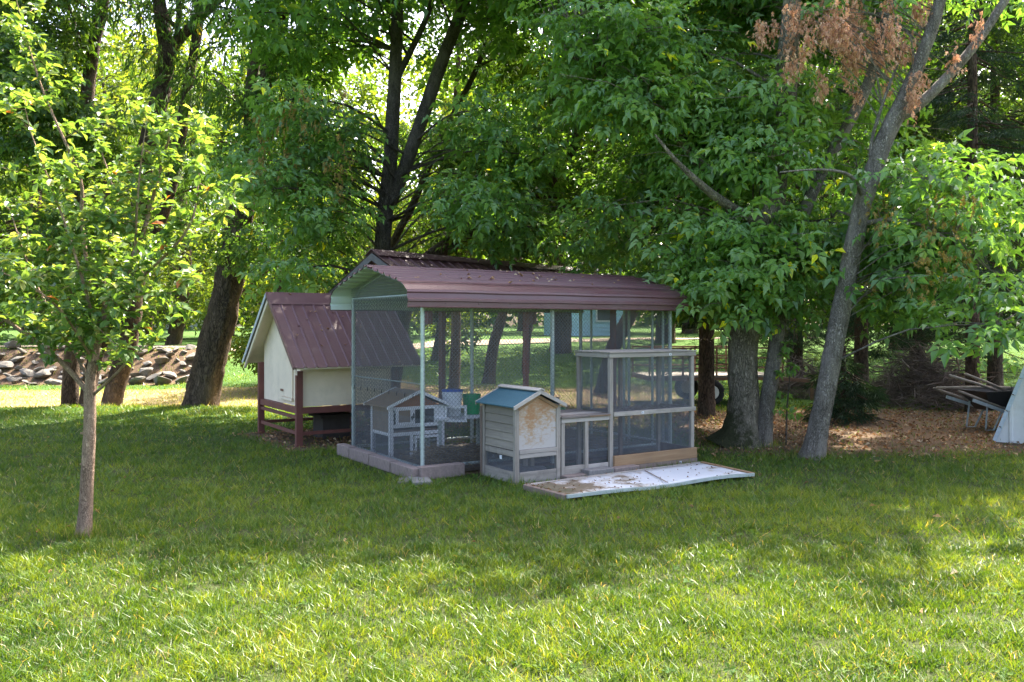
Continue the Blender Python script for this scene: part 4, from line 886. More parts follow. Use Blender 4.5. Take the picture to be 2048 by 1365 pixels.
class Tree:
    def __init__(s, name, label, X, Y, group=None, barkm='bark_mid', cat='tree'):
        s.e = thing(name, label, cat, (X, Y, gz(X,Y)), 0, group); s.o = Vector((X, Y, gz(X,Y))); s.bm = barkm; s.nodes = []; s.tw = MB(); s.lv = {}; s.seed = X*3.7
    def trunk(s, pts, n=16, rough=0.10, flare=0.0, step=0.08, part='trunk', freq=5.0):
        path = spline([(Vector(p[:3])-s.o, p[3]) for p in pts], step); mb = MB(); bark_tube(mb, path, n, rough, flare, s.seed, freq)
        mb.build(part, M[s.bm], s.e, smooth=True); s.nodes += path
    def limb(s, target, r0=0.035, sag=0.1, minz=None):
        tg = Vector(target)-s.o; best = min(s.nodes[::3] or s.nodes, key=lambda q: (q[0]-tg).length + (1.6*max(0, q[0].z - tg.z + 0.15)) + random.uniform(0,1.1)); a = best[0]
        mid = a.lerp(tg, 0.5) + Vector((random.gauss(0,0.08), random.gauss(0,0.08), (tg-a).length*sag)); r = min(r0*random.uniform(0.35,0.9), best[1]*0.6)
        path = spline([(a, r), (mid, r*0.7), (tg, r*0.25)], 0.3); s.tw.tube([p for p,_ in path], [q for _,q in path], 5, caps=False)
        return a, mid, tg
    def leaves(s, m, tmpl, pos, d, n, sc, rnd):
        s.lv.setdefault(m, []).append(leaf_arrays(tmpl, np.asarray(pos)-np.array(s.o), d, n, sc, rnd))
    def bough(s, c, rad, n, m='leaf_elder', tmpl=ELDER, size=1.0, limb=True, droop=0.55, bright=0.0):
        # crowns end where the sunny part of the lawn begins
        hx = c[0]-sdir.x/sdir.z*c[2]; hy = c[1]-sdir.y/sdir.z*c[2]
        if hy < 6.0 + 0.16*max(0, -hx-1) + max(0, hx-1.8)*0.5 + 0.35*math.sin(hx*1.3+0.5) + random.gauss(0,0.35): return
        n = int(n*(1.15 if tmpl is WILLOW else 1.7)); size = size*1.18
        if limb:
            s.limb(c)
            for k in range(2):
                b = Vector(c)-s.o; e = b + Vector((random.gauss(0,1)*rad[0]*0.9, random.gauss(0,1)*rad[1]*0.9, random.uniform(-0.9,0.5)*rad[2])); q = b.lerp(e,0.5)+Vector((random.gauss(0,0.05),0,random.gauss(0.04,0.05)))
                s.tw.tube([b, q, e, e+Vector((random.gauss(0,0.08),random.gauss(0,0.08),-0.08))], [0.007,0.005,0.003,0.001], 4, caps=False)
            for k in range(4):
                e = Vector(c)-s.o + Vector((random.uniform(-1,1)*rad[0]*0.8, random.uniform(-1,1)*rad[1]*0.8, random.uniform(-0.5,0.6)*rad[2])); b = Vector(c)-s.o
                s.tw.tube([b, b.lerp(e,0.5)+Vector((0,0,0.05)), e], [0.009,0.006,0.002], 4, caps=False)
        pos, d, nn = bough_points(c, rad, n, droop); tone = RNG.normal(0.47+bright, 0.10)
        rnd = np.clip(RNG.normal(tone, 0.16, n), 0, 0.94); rnd[RNG.random(n) < 0.006] = 1.0
        s.leaves(m, tmpl, pos, d, nn, size*(0.55+0.85*RNG.random(n)**0.8), rnd)
    def region(s, x0, x1, y0, y1, Y0, Y1, nb, rad=(0.75,0.6,0.36), n=55, **kw):
        for _ in range(nb):
            Y = random.uniform(Y0, Y1); k = Y/13.0; f = random.uniform(0.75,1.25)
            c = P(random.uniform(x0,x1), random.uniform(y0,y1), Y); s.bough(c, [q*f for q in rad], int(n*f*f), **kw)
    def cloud(s, x0, x1, Y0, Y1, z0, z1, nb, rad=(0.8,0.7,0.45), n=40, **kw):
        for _ in range(nb):
            c = Vector((random.uniform(x0,x1), random.uniform(Y0,Y1), random.uniform(z0,z1))); f = random.uniform(0.8,1.25); s.bough(c, [q*f for q in rad], int(n*f), **kw)
    def finish(s, crown='crown'):
        if s.tw.v: s.tw.build('branches', M[s.bm], s.e, smooth=True)['kind'] = 'stuff'
        for m, L in s.lv.items():
            Vv = []; Tt = []; rr = []; k = 0
            for (a, b, c) in L: Vv.append(a); Tt.append(b+k); rr.append(c); k += len(a)
            o = link(crown if not m.startswith('samara') else 'seed_clusters', tri_mesh(crown, np.concatenate(Vv), np.concatenate(Tt), np.concatenate(rr)), M[m], s.e)
            if m.startswith('samara'): o['kind'] = 'stuff'
def pp(Y, *pts, dz=0.0):
    """pixel polyline at depth Y (or Y given per point) -> (x,y,z,r)"""
    out = []
    for p in pts:
        y = p[3] if len(p) > 3 else Y; q = P(p[0], p[1], y); out.append((q.x, q.y, q.z+dz, p[2]))
    return out

# --- young apple tree
b0 = G(168, 1074); AY = b0.y
ap = Tree('apple_tree', 'young apple tree with a slim tan trunk standing alone on the lawn', b0.x, AY, barkm='bark_apple')
ap.trunk(pp(AY, (166,1082,0.062),(170,1040,0.050),(174,960,0.047),(179,870,0.045),(180,790,0.043),(182,750,0.038),(189,713,0.034),(201,653,0.031),(226,592,0.029),(252,545,0.024),(285,470,0.019),(310,380,0.013),(345,250,0.005)), 14, 0.07, 0.25, 0.05, freq=16)
for br in (((177,785,0.022),(120,722,0.019),(45,665,0.016),(0,632,0.014,AY-0.1),(-70,590,0.009,AY-0.2),(-120,500,0.004,AY-0.2)),
           ((178,760,0.016),(150,705,0.013,AY+0.1),(110,640,0.010,AY+0.25),(60,540,0.007,AY+0.4),(20,420,0.004,AY+0.5)),
           ((187,790,0.012),(235,745,0.010,AY-0.2),(262,715,0.006,AY-0.3),(300,690,0.003,AY-0.35)),
           ((186,730,0.022),(180,600,0.018,AY+0.1),(164,440,0.015,AY+0.1),(160,357,0.014,AY+0.05),(110,240,0.010),(78,160,0.008),(40,30,0.004),(25,-40,0.002)),
           ((196,680,0.014),(165,560,0.011,AY-0.35),(120,420,0.008,AY-0.5),(60,260,0.004,AY-0.6),(50,200,0.002,AY-0.6)),
           ((220,600,0.014),(300,540,0.011,AY-0.3),(380,450,0.008,AY-0.45),(400,330,0.005,AY-0.5),(408,290,0.002,AY-0.5)),
           ((240,560,0.013),(330,500,0.010,AY+0.3),(410,440,0.006,AY+0.4),(470,405,0.003,AY+0.4)),
           ((205,640,0.012),(215,520,0.010,AY+0.4),(230,400,0.007,AY+0.5),(180,240,0.003,AY+0.6)),
           ((200,660,0.012),(260,600,0.009,AY-0.5),(330,590,0.006,AY-0.7),(400,560,0.003,AY-0.8)),
           ((186,720,0.011),(120,620,0.008,AY-0.6),(40,560,0.005,AY-0.8),(-20,540,0.003,AY-0.9)),
           ((270,500,0.010),(275,400,0.008,AY-0.2),(285,300,0.005,AY-0.3),(295,240,0.002,AY-0.3))):
    ap.trunk(pp(AY, *br), 8, 0.06, 0, 0.07, part='branch', freq=16)
for (px_, py_, sg) in ((176,905,1),(171,868,-1),(182,840,1),(172,812,-1),(183,948,-1),(176,1000,1),(184,760,1),(170,930,-1)):
    q = P(px_, py_, AY) - ap.o; d = Vector((sg*0.03, -0.02, 0.008)); MB().tube([q, q+d*0.7, q+d], [0.011,0.009,0.007], 7).build('pruned_stub', M['bark_apple'], ap.e, smooth=True)
Vv, Tt, rr = [], [], []
leafq = np.array([[0,0,0],[0.018,0.016,0.006],[0.045,0.017,0.005],[0.068,0,-0.012],[0.045,-0.017,0.005],[0.018,-0.016,0.006],[0.03,0,-0.002]]); APPLE = (leafq, np.array([[0,1,6],[1,2,6],[2,3,6],[6,3,4],[6,4,5],[6,5,0]]))
pos, dd = [], []
nodes = [q for q in ap.nodes if q[1] < 0.026]
for (p, r) in nodes:
    h = p.z
    if p.z < 1.32: continue
    for _ in range(random.choice((1,1,1,2)) if random.random() < 0.85 else 0):
        d = Vector((random.gauss(0,1), random.gauss(0,1), random.gauss(0.45,0.5))).normalized(); L = random.uniform(0.10,0.42); e = p + d*L + Vector((0,0,0.10*L))
        ap.tw.tube([p, p.lerp(e,0.5)+Vector((0,0,-0.01)), e], [0.0035,0.0028,0.0015], 4, caps=False)
        for k in range(int(9 + L*50)):
            t_ = random.uniform(0.1,1.05); q = p.lerp(e, t_); pos.append(q + Vector((random.gauss(0,0.012),random.gauss(0,0.012),random.gauss(0,0.012)))); x = d*0.6 + Vector((random.gauss(0,0.8),random.gauss(0,0.8),random.gauss(-0.15,0.45))); dd.append(x)
    if random.random() < 0.5:
        for k in range(3): pos.append(p + Vector((random.gauss(0,0.02),random.gauss(0,0.02),random.gauss(0,0.02)))); dd.append(Vector((random.gauss(0,1),random.gauss(0,1),random.gauss(0.1,0.5))))
pos = np.array([tuple(p) for p in pos]); dd = np.array([tuple(p) for p in dd]); n = len(pos)
nn = np.stack([RNG.normal(0,0.5,n), RNG.normal(0,0.5,n), np.ones(n)],1); rn = np.clip(RNG.normal(0.5,0.22,n), 0, 0.97); rn[RNG.random(n) < 0.006] = 1.0
TV, TT = APPLE; Rm = rotmats(dd, nn); sc = RNG.uniform(0.8,1.4,n)
Vv = (np.einsum('nij,vj->nvi', Rm, TV)*sc[:,None,None] + pos[:,None,:]).reshape(-1,3); Tt = (TT[None]+(np.arange(n)*7)[:,None,None]).reshape(-1,3)
link('crown', tri_mesh('crown', Vv, Tt, np.repeat(rn, len(TT))), M['leaf_apple'], ap.e); ap.finish()
print('apple leaves', n)

# --- forked box elder behind the shelter
g = P(758, 0, 15.0)
t3 = Tree('box_elder', 'tall box elder forking in two grey stems above the brown shelter', g.x, 15.0, 'box elders round the dog run', 'bark_mid')
t3.trunk(pp(15.0, (752,845,0.20),(758,760,0.17),(761,640,0.155),(765,500,0.145),(771,420,0.14),(780,330,0.125),(785,240,0.125),(790,150,0.115),(795,0,0.10),(797,-200,0.07),(800,-450,0.03)), 16, 0.06, 0.3)
t3.trunk(pp(15.0, (772,425,0.11),(790,385,0.118),(815,320,0.118),(850,220,0.118),(885,120,0.115),(920,30,0.105),(935,-20,0.1),(965,-200,0.07),(1000,-420,0.03)), 14, 0.06)
t3.trunk(pp(15.0, (792,160,0.06),(830,85,0.055),(860,15,0.05),(880,-80,0.03)), 10, 0.06)
t3.region(490,680,190,390,13.2,16.5,15, n=50); t3.region(590,690,360,560,13.4,16.5,7, n=46)
t3.region(740,900,20,330,15.6,17.5,6, n=30); t3.region(950,1100,200,470,12.6,15.5,14, n=48); t3.region(640,1060,-120,100,15.6,17.5,8, n=34); t3.region(890,960,330,440,13.4,15.0,2, n=30); t3.region(560,700,20,180,14,16.5,6, n=40)
t3.cloud(-5.0,1.6,12.0,17.5,6.8,11.5,100, n=30, size=1.4)
# --- dark leaning tree with the broad crown behind the run
g = P(790, 0, 17.0)
t4 = Tree('leaning_tree', 'dark leaning tree reaching out over the shelter roof with a broad dark crown', g.x, 17.0, None, 'bark_dark')
t4.trunk(pp(17.0, (770,820,0.24),(790,700,0.21),(812,590,0.19),(850,530,0.18),(900,490,0.17),(950,455,0.16),(1020,425,0.15),(1090,370,0.14),(1160,260,0.12),(1220,100,0.10),(1260,-100,0.07),(1290,-350,0.03)), 14, 0.1, 0.3)
t4.trunk(pp(17.0, (790,680,0.09),(770,560,0.08),(785,490,0.075),(830,400,0.07),(880,280,0.06),(960,120,0.05),(1010,-60,0.03)), 10, 0.1)
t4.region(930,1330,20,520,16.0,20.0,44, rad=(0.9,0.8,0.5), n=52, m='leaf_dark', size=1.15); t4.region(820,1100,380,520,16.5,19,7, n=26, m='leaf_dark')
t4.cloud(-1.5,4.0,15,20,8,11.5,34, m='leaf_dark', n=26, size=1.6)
# --- mossy trunk
g = G(1478, 890)
t5 = Tree('box_elder', 'thick trunked box elder with moss at its foot beside the tall wire pen', g.x, g.y, 'box elders round the dog run', 'bark_moss')
Y5 = g.y
t5.trunk(pp(Y5, (1470,900,0.24),(1480,868,0.215),(1487,800,0.195),(1485,740,0.19),(1490,660,0.19),(1500,600,0.19),(1512,540,0.185),(1535,440,0.175),(1558,300,0.16),(1575,120,0.14),(1588,-60,0.11),(1600,-350,0.07),(1600,-550,0.03)), 30, 0.13, 0.95, 0.045, freq=11)
t5.trunk(pp(Y5, (1515,530,0.10),(1470,450,0.09),(1400,330,0.075,Y5+0.2),(1300,215,0.055,Y5+0.3),(1200,140,0.035,Y5+0.2),(1130,110,0.015)), 10, 0.08)
t5.trunk(pp(Y5, (1530,450,0.08),(1440,400,0.06,Y5-0.5),(1360,330,0.03,Y5-0.8),(1310,270,0.012,Y5-0.9)), 8, 0.08)
t5.region(1130,1420,30,210,11.0,13.5,22, n=52, bright=0.12); t5.region(1330,1580,170,330,10.6,13.0,17, n=52, bright=0.12)
t5.region(1100,1500,200,420,12.5,15.5,16, n=46); t5.region(1180,1560,400,580,12.0,15.0,15, n=46); t5.region(1400,1570,330,610,10.8,12.0,15, n=44, bright=0.1)
t5.region(1180,1400,480,560,12.6,14.5,6, n=40); t5.region(1480,1640,-30,200,12.5,15,8, n=40)
t5.cloud(0.0,6.0,10.4,15.0,6.4,10.6,120, n=30, size=1.4)
# --- slim grey trunk leaning behind
g = G(1527, 891)
t6 = Tree('box_elder', 'slim grey box elder standing close beside the mossy thick trunk', g.x, g.y, 'box elders round the dog run', 'bark_grey')
t6.trunk(pp(g.y, (1524,900,0.12),(1531,830,0.102),(1544,745,0.097),(1556,660,0.093),(1570,560,0.09),(1592,470,0.085),(1640,350,0.08),(1685,270,0.075),(1735,170,0.07),(1765,60,0.06),(1795,-60,0.045),(1830,-260,0.02)), 22, 0.10, 0.45, 0.05, freq=15)
t6.region(1570,1760,180,330,12,15,8, n=42); t6.region(1540,1700,380,560,12,14.5,12, n=44); t6.region(1640,1830,-60,120,13,16,9, n=40)
# --- leaning pale grey trunk with two stems and the seeds
g = G(1628, 917)
t7 = Tree('box_elder', 'leaning pale grey box elder forking high, hung with dry brown seed clusters', g.x, g.y, 'box elders round the dog run', 'bark_grey')
Y7 = g.y
t7.trunk(pp(Y7, (1622,928,0.135),(1632,880,0.118),(1652,780,0.112),(1678,640,0.11),(1700,530,0.108),(1722,420,0.105),(1745,350,0.105),(1765,290,0.105),(1790,235,0.10),(1812,185,0.08),(1845,110,0.075),(1880,0,0.07),(1910,-150,0.05),(1920,-300,0.02)), 26, 0.10, 0.55, 0.04, freq=15)
t7.trunk(pp(Y7, (1788,240,0.07),(1830,215,0.066),(1880,170,0.062),(1950,90,0.055),(2010,0,0.05),(2090,-130,0.03)), 10, 0.06)
t7.trunk(pp(Y7, (1738,380,0.012),(1742,290,0.022),(1755,240,0.020),(1775,180,0.018),(1800,120,0.010)), 7, 0.06, part='branch')
t7.trunk(pp(Y7, (1728,400,0.03),(1700,352,0.022,Y7-0.3),(1640,340,0.015,Y7-0.5),(1560,345,0.008,Y7-0.6)), 7, 0.06, part='branch')
t7.trunk(pp(Y7, (1715,450,0.035),(1800,440,0.028,Y7-0.2),(1880,470,0.018,Y7-0.3),(1980,540,0.008,Y7-0.3)), 7, 0.06, part='branch')
t7.region(1800,1980,340,480,9.8,12.0,11, n=40); t7.region(1790,2000,450,600,9.8,12.0,10, n=36); t7.region(1640,1720,330,480,10.9,12.0,4, n=36); t7.region(1730,1800,480,600,10.7,11.5,4, n=34)
t7.region(1990,2070,560,650,9.2,10.0,3, n=30); t7.region(1990,2080,10,70,9.5,10.0,3, n=30, bright=0.15)
t7.cloud(4.2,7.4,9.6,12.4,5.6,8.2,16, n=36)
def seeds(tree, m, spots, per=60, size=1.0):
    for (px, py, Y) in spots:
        c = P(px, py, Y); tree.limb(c + Vector((0,0,0.12)), 0.012)
        pos = np.array(c) + RNG.normal(size=(per,3))*np.array([0.045,0.045,0.10]); d = RNG.normal(0,0.35,(per,3)); d[:,2] -= 1.0
        tree.leaves(m, SAMARA, pos, d, RNG.normal(size=(per,3)), size*RNG.uniform(0.6,1.0,per), np.clip(RNG.normal(0.5,0.25,per),0,1))
rs = random.Random(9)
seeds(t7, 'samara_brown', [(rs.gauss(1690,75), rs.gauss(65,50), rs.uniform(9.9,11.4)) for _ in range(52)] + [(1638,175,10.4),(1650,165,10.4),(1700,120,10.4),(1600,40,10.5),(1590,30,10.6),(1780,60,10.4),(1795,95,10.4),(1815,90,10.3),(1840,100,10.3),(1835,15,10.3),(1845,25,10.3),(1824,190,10.1),(1842,165,10.1),(1825,205,10.1),(1910,120,10.2),(1760,125,10.4),(1720,120,10.4),(1780,5,10.4),(1860,10,10.4),(1545,60,10.6)], 44)
seeds(t7, 'samara_gold', [(rs.uniform(1740,1960), rs.uniform(400,590), rs.uniform(9.2,10.4)) for _ in range(30)], 9, 1.1)
seeds(t3, 'samara_gold', [(rs.uniform(500,700), rs.uniform(180,400), rs.uniform(12.4,14)) for _ in range(34)], 13, 1.2)

# --- dark furrowed leaning tree and the multi-stemmed one
g = P(400, 0, 17.4)
t2 = Tree('willow_tree', 'big leaning tree with thick dark furrowed trunk behind the cream coop', g.x, 17.4, 'narrow leaved trees at the lawn edge', 'bark_dark')
t2.trunk(pp(17.4, (392,850,0.40),(400,815,0.35),(418,730,0.31),(442,640,0.30),(462,540,0.28),(486,430,0.22),(510,300,0.18),(535,160,0.17),(565,20,0.15),(590,-150,0.11),(620,-420,0.04)), 28, 0.15, 0.2, 0.07, freq=7)
t2.trunk(pp(17.4, (455,580,0.17),(462,480,0.16),(478,400,0.15),(500,330,0.14),(500,200,0.12),(520,40,0.10),(530,-150,0.06)), 16, 0.14, freq=7)
t2.region(400,640,-60,200,15.8,19.5,16, n=56, m='leaf_willow', tmpl=WILLOW, size=1.25, droop=0.9); t2.region(370,560,150,420,16,19,9, n=56, m='leaf_willow', tmpl=WILLOW, size=1.25, droop=0.9)
t2.cloud(-9,-3.5,14.8,19.5,8.6,12.5,26, n=70, m='leaf_willow', tmpl=WILLOW, size=1.8, droop=0.8)
t2.region(470,700,400,560,15.5,18.5,9, n=40, m='leaf_willow', tmpl=ELDER, bright=0.05)
g = P(175, 0, 18.3)
t1 = Tree('willow_tree', 'dark tree rising in three stems from one foot behind the apple tree', g.x, 18.3, 'narrow leaved trees at the lawn edge', 'bark_dark')
t1.trunk(pp(18.3, (140,845,0.20),(142,740,0.16),(150,640,0.15),(152,560,0.14),(163,380,0.13),(174,200,0.14),(190,80,0.13),(207,0,0.12),(230,-200,0.08),(240,-420,0.03)), 14, 0.12, 0.25, freq=7)
t1.trunk(pp(18.3, (168,845,0.17),(185,740,0.15),(205,680,0.15),(250,590,0.15),(325,430,0.13),(355,300,0.13),(375,180,0.11),(395,60,0.10),(412,-100,0.07),(430,-300,0.03)), 14, 0.12, 0.25, freq=7)
t1.trunk(pp(18.3, (215,845,0.23),(235,760,0.20),(256,690,0.19),(272,560,0.18),(288,330,0.19),(314,220,0.19),(333,120,0.18),(325,50,0.15),(315,-50,0.13),(310,-300,0.06)), 16, 0.14, 0.25, freq=7)
t1.trunk(pp(18.3, (336,125,0.13),(350,90,0.12),(388,48,0.11),(432,5,0.09),(505,-60,0.06),(560,-160,0.03)), 12, 0.1, freq=7)
t1.trunk(pp(18.3, (349,92,0.06),(357,40,0.055),(358,-30,0.05),(365,-150,0.02)), 8, 0.1)
t1.region(90,470,-60,110,16.5,20,13, n=50, m='leaf_willow', tmpl=WILLOW, size=1.25, droop=0.9); t1.region(320,480,120,420,16.8,20,9, n=50, m='leaf_willow', tmpl=WILLOW, size=1.25, droop=0.9); t1.region(150,340,200,480,17,20,6, n=36, m='leaf_willow', tmpl=WILLOW, size=1.25, droop=0.9)
t1.cloud(-12,-6.5,15.5,20.5,8.6,12,22, n=70, m='leaf_willow', tmpl=WILLOW, size=1.8, droop=0.8)
g = Vector((-11.6, 17.6, 0))
t0 = Tree('maple_tree', 'dense dark green broadleaf tree behind the apple tree crown', g.x, g.y, None, 'bark_dark')
t0.trunk([(g.x,g.y,-0.25,0.22),(g.x,g.y,1.2,0.18),(g.x+0.1,g.y,3.5,0.15),(g.x+0.2,g.y,7,0.09),(g.x+0.3,g.y,9.5,0.03)], 12, 0.1, 0.3)
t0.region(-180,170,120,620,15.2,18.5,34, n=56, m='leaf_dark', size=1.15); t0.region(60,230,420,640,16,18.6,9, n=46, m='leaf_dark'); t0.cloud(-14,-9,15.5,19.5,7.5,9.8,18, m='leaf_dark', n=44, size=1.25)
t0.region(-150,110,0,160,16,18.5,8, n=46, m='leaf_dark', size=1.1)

# --- slim dark trees behind the run
for i, pts in enumerate((((908,790,0.15),(911,700,0.13),(912,630,0.12),(905,520,0.11),(900,380,0.09),(915,150,0.07),(930,-100,0.03)),
                         ((978,770,0.17),(985,700,0.15),(1002,640,0.13),(1030,540,0.11),(1060,400,0.09),(1080,200,0.06),(1090,0,0.03)),
                         ((1050,770,0.12),(1053,700,0.11),(1060,640,0.10),(1075,500,0.09),(1090,330,0.06),(1095,100,0.03)),
                         ((1205,790,0.22),(1225,700,0.19),(1255,640,0.17),(1295,560,0.15),(1350,440,0.12),(1400,250,0.08),(1430,0,0.03)))):
    Y = (21.5, 23, 25, 20.5)[i]; g = P(pts[0][0], 0, Y)
    s = Tree('slim_tree', ('slim straight dark tree seen through the run wire above the white bucket', 'slim dark tree leaning over the grass beyond the run, above the green bucket', 'thinnest straight dark tree beyond the run, before the pale blue house', 'stout dark leaning tree beyond the run, behind the tall wire pen')[i], g.x, Y, 'slim trees beyond the dog run', 'bark_dark')
    s.trunk(pp(Y, *pts, dz=0.0), 10, 0.1, 0.3, 0.15); x = pts[4][0]
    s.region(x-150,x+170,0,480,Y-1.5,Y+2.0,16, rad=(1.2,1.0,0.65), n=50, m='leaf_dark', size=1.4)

# --- leafy sapling at the foot of the slim grey trunk
g = P(1575, 0, 11.25)
sg = Tree('sapling', 'broad leaved sapling climbing beside the slim grey trunk', g.x, 11.25, None, 'bark_mid', cat='sapling')
sg.trunk(pp(11.25, (1572,900,0.012),(1574,820,0.010),(1582,730,0.008),(1590,660,0.006),(1602,600,0.003)), 6, 0.05, 0, 0.08)
for (px_, py_) in ((1600,625),(1612,612),(1590,650),(1578,690),(1560,715),(1585,735),(1565,745),(1570,790),(1560,815),(1582,830)):
    c = P(px_, py_, 11.25+random.uniform(-0.12,0.12)); sg.limb(c, 0.004, 0.05); pos, d, nn = bough_points(c, (0.09,0.09,0.06), 7, 0.4)
    sg.leaves('leaf_elder', ASH, pos, d, nn, RNG.uniform(0.45,0.8,7), np.clip(RNG.normal(0.65,0.12,7),0,0.94))
sg.finish()
# --- spruces on the shaded side
def spruce(label, px, Y, h, z0, rmax, n, seed, trunk_r=0.14, name='spruce_tree', dead=10, dens=1.0, green_from=None):
    rd = random.Random(seed); X = (px-CX)/F*Y; s = Tree(name, label, X, Y, 'spruces in the shade', 'bark_dark')
    o = s.o; s.trunk([(X,Y,o.z-0.1,trunk_r*1.2),(X,Y,o.z+h*0.3,trunk_r),(X,Y,o.z+h*0.7,trunk_r*0.55),(X,Y,o.z+h,0.015)], 10, 0.1, 0.35, 0.15)
    pos, d, nn = [], [], []
    for i in range(n):
        z = z0 + (h-z0)*(i/n)**0.9; a = rd.uniform(0,6.283); L = rmax*(1-(z/h))**0.75*rd.uniform(0.7,1.1)+0.15; dr = Vector((math.cos(a), math.sin(a), 0))
        pts = [Vector((0,0,z)) + dr*L*k/5 + Vector((0,0,-0.32*L*(k/5)**1.2 + 0.16*L*max(0,k/5-0.6))) for k in range(6)]
        s.tw.tube(pts, [0.022*(1-k/6)+0.003 for k in range(6)], 4, caps=False)
        side = dr.cross(Vector((0,0,1)))
        for k in range(int(L*38*dens)):
            t_ = rd.uniform(0.18,1.0); j = min(4, int(t_*5)); p = pts[j].lerp(pts[j+1], t_*5-j); w = (1-t_)*0.42*L+0.06; off = rd.uniform(-1,1)
            q = p + side*off*w + Vector((0,0,-abs(off)*w*0.35 - rd.random()*0.08)); pos.append(tuple(q+o)); dd_ = dr*0.6 + side*off*0.9 + Vector((0,0,-0.45+rd.gauss(0,0.2))); d.append(tuple(dd_)); nn.append((rd.gauss(0,0.3), rd.gauss(0,0.3), 1))
    for i in range(dead):
        z = rd.uniform(0.7, z0); a = rd.uniform(0,6.283); L = rmax*rd.uniform(0.3,0.7); dr = Vector((math.cos(a), math.sin(a), rd.uniform(-0.35,0.05))); p0 = Vector((0,0,z)); p1 = p0+dr*L
        s.tw.tube([p0, p0.lerp(p1,0.5), p1], [0.014,0.010,0.003], 4, caps=False)
        for k in range(4):
            q = p0.lerp(p1, rd.uniform(0.3,0.95)); e = q + Vector((rd.gauss(0,0.2), rd.gauss(0,0.2), rd.gauss(-0.1,0.1))); s.tw.tube([q, e], [0.005,0.002], 3, caps=False)
    m_ = len(pos); s.leaves('needle', NEEDLE, np.array(pos), np.array(d), np.array(nn), RNG.uniform(0.9,1.5,m_), np.clip(RNG.normal(0.45,0.22,m_),0,1)); s.finish(); return s
spruce('dark spruce with bare lower trunk before the old trailer', 1413, 15.2, 11.5, 1.9, 2.3, 110, 1, 0.13)
spruce('dark spruce trunk beyond the leaning pale trunk, bare dead twigs below', 1722, 19.5, 12, 1.7, 2.5, 110, 2, 0.14)
spruce('spruce between the big brush heap and the wheelbarrow', 1945, 15.8, 11, 1.9, 2.1, 110, 3, 0.11)
spruce('far spruce behind the wheelbarrow, trunk wholly in shade', 1990, 20.5, 12.5, 1.5, 2.6, 110, 4, 0.15)
spruce('spruce standing behind the brush heap with wide low boughs', 1835, 22.0, 12.5, 1.6, 2.7, 110, 5, 0.17)
spruce('spruce rising behind the smaller stick heap', 1590, 22.5, 12.5, 1.4, 2.8, 115, 6, 0.18)
spruce('little low spruce seedling between the two leaning grey trunks', 1690, 14.2, 1.25, 0.12, 0.75, 40, 7, 0.02, 'young_spruce', 0, 1.1)
g = P(2090, 0, 18.5)
t9 = Tree('maple_tree', 'dark broadleaf tree rising behind the white shed', g.x, g.y, None, 'bark_dark')
t9.trunk([(g.x,g.y,-0.1,0.2),(g.x,g.y,1.5,0.17),(g.x-0.3,g.y,4,0.13),(g.x-0.2,g.y,8,0.07),(g.x,g.y,10.5,0.03)], 12, 0.1, 0.3)
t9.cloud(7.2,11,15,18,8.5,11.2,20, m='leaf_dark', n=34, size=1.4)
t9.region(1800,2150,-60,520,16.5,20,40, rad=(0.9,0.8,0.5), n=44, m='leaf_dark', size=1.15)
for tr_ in (t3, t4, t5, t6, t7, t2, t1, t0, t9): tr_.finish()

# --- trees beyond: a loose belt round the far lawn
def fartree(label, x, y, h, r, n, m, seed, z0=0.25, grp='trees round the far lawn', size=1.0, name='far_tree', tmpl=FARLEAF):
    rd = random.Random(seed); t_ = Tree(name, label, x, y, grp, 'bark_dark'); b = t_.o.z
    t_.trunk([(x,y,b-0.2,0.03*h),(x+rd.gauss(0,0.2),y,b+h*0.3,0.024*h),(x+rd.gauss(0,0.4),y,b+h*0.7,0.012*h),(x,y,b+h*0.95,0.03)], 8, 0.1, 0.2, 0.5)
    k = max(10, n//70)
    for i in range(k):
        z = b+h*rd.uniform(z0,0.98); w = r*math.sqrt(max(0.05,1-((z-b)/h*1.7-0.95)**2)); a = rd.uniform(0,6.283); q = math.sqrt(rd.random())*w
        c = (x+q*math.cos(a), y+q*math.sin(a), z); t_.limb(c, 0.05); pos, d, nn = bough_points(c, (r*0.34,r*0.34,r*0.24), n//k, 0.4)
        t_.leaves(m, tmpl, pos, d, nn, size*RNG.uniform(0.6,1.2,len(pos)), np.clip(RNG.normal(rd.uniform(0.35,0.65),0.18,len(pos)),0,1))
    t_.finish(); return t_
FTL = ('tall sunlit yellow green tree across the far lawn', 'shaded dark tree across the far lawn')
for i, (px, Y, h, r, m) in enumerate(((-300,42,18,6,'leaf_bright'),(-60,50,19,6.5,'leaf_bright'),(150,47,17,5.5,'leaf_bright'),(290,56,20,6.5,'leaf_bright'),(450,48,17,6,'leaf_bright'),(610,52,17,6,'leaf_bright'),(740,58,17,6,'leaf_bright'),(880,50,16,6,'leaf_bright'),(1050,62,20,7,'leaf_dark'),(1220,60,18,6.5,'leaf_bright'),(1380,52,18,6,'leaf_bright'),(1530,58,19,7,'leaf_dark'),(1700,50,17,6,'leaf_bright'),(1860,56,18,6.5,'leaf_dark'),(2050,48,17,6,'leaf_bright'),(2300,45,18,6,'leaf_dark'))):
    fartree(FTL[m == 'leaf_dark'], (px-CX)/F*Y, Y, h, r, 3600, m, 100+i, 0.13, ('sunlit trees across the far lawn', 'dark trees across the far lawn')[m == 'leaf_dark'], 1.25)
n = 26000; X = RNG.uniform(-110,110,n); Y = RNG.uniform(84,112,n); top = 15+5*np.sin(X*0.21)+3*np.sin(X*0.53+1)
pos = np.stack([X,Y,terrain(X,Y)+top*RNG.random(n)**0.8],1); d = RNG.normal(size=(n,3)); nn = RNG.normal(size=(n,3))*0.6+np.array([0,0,1.0])
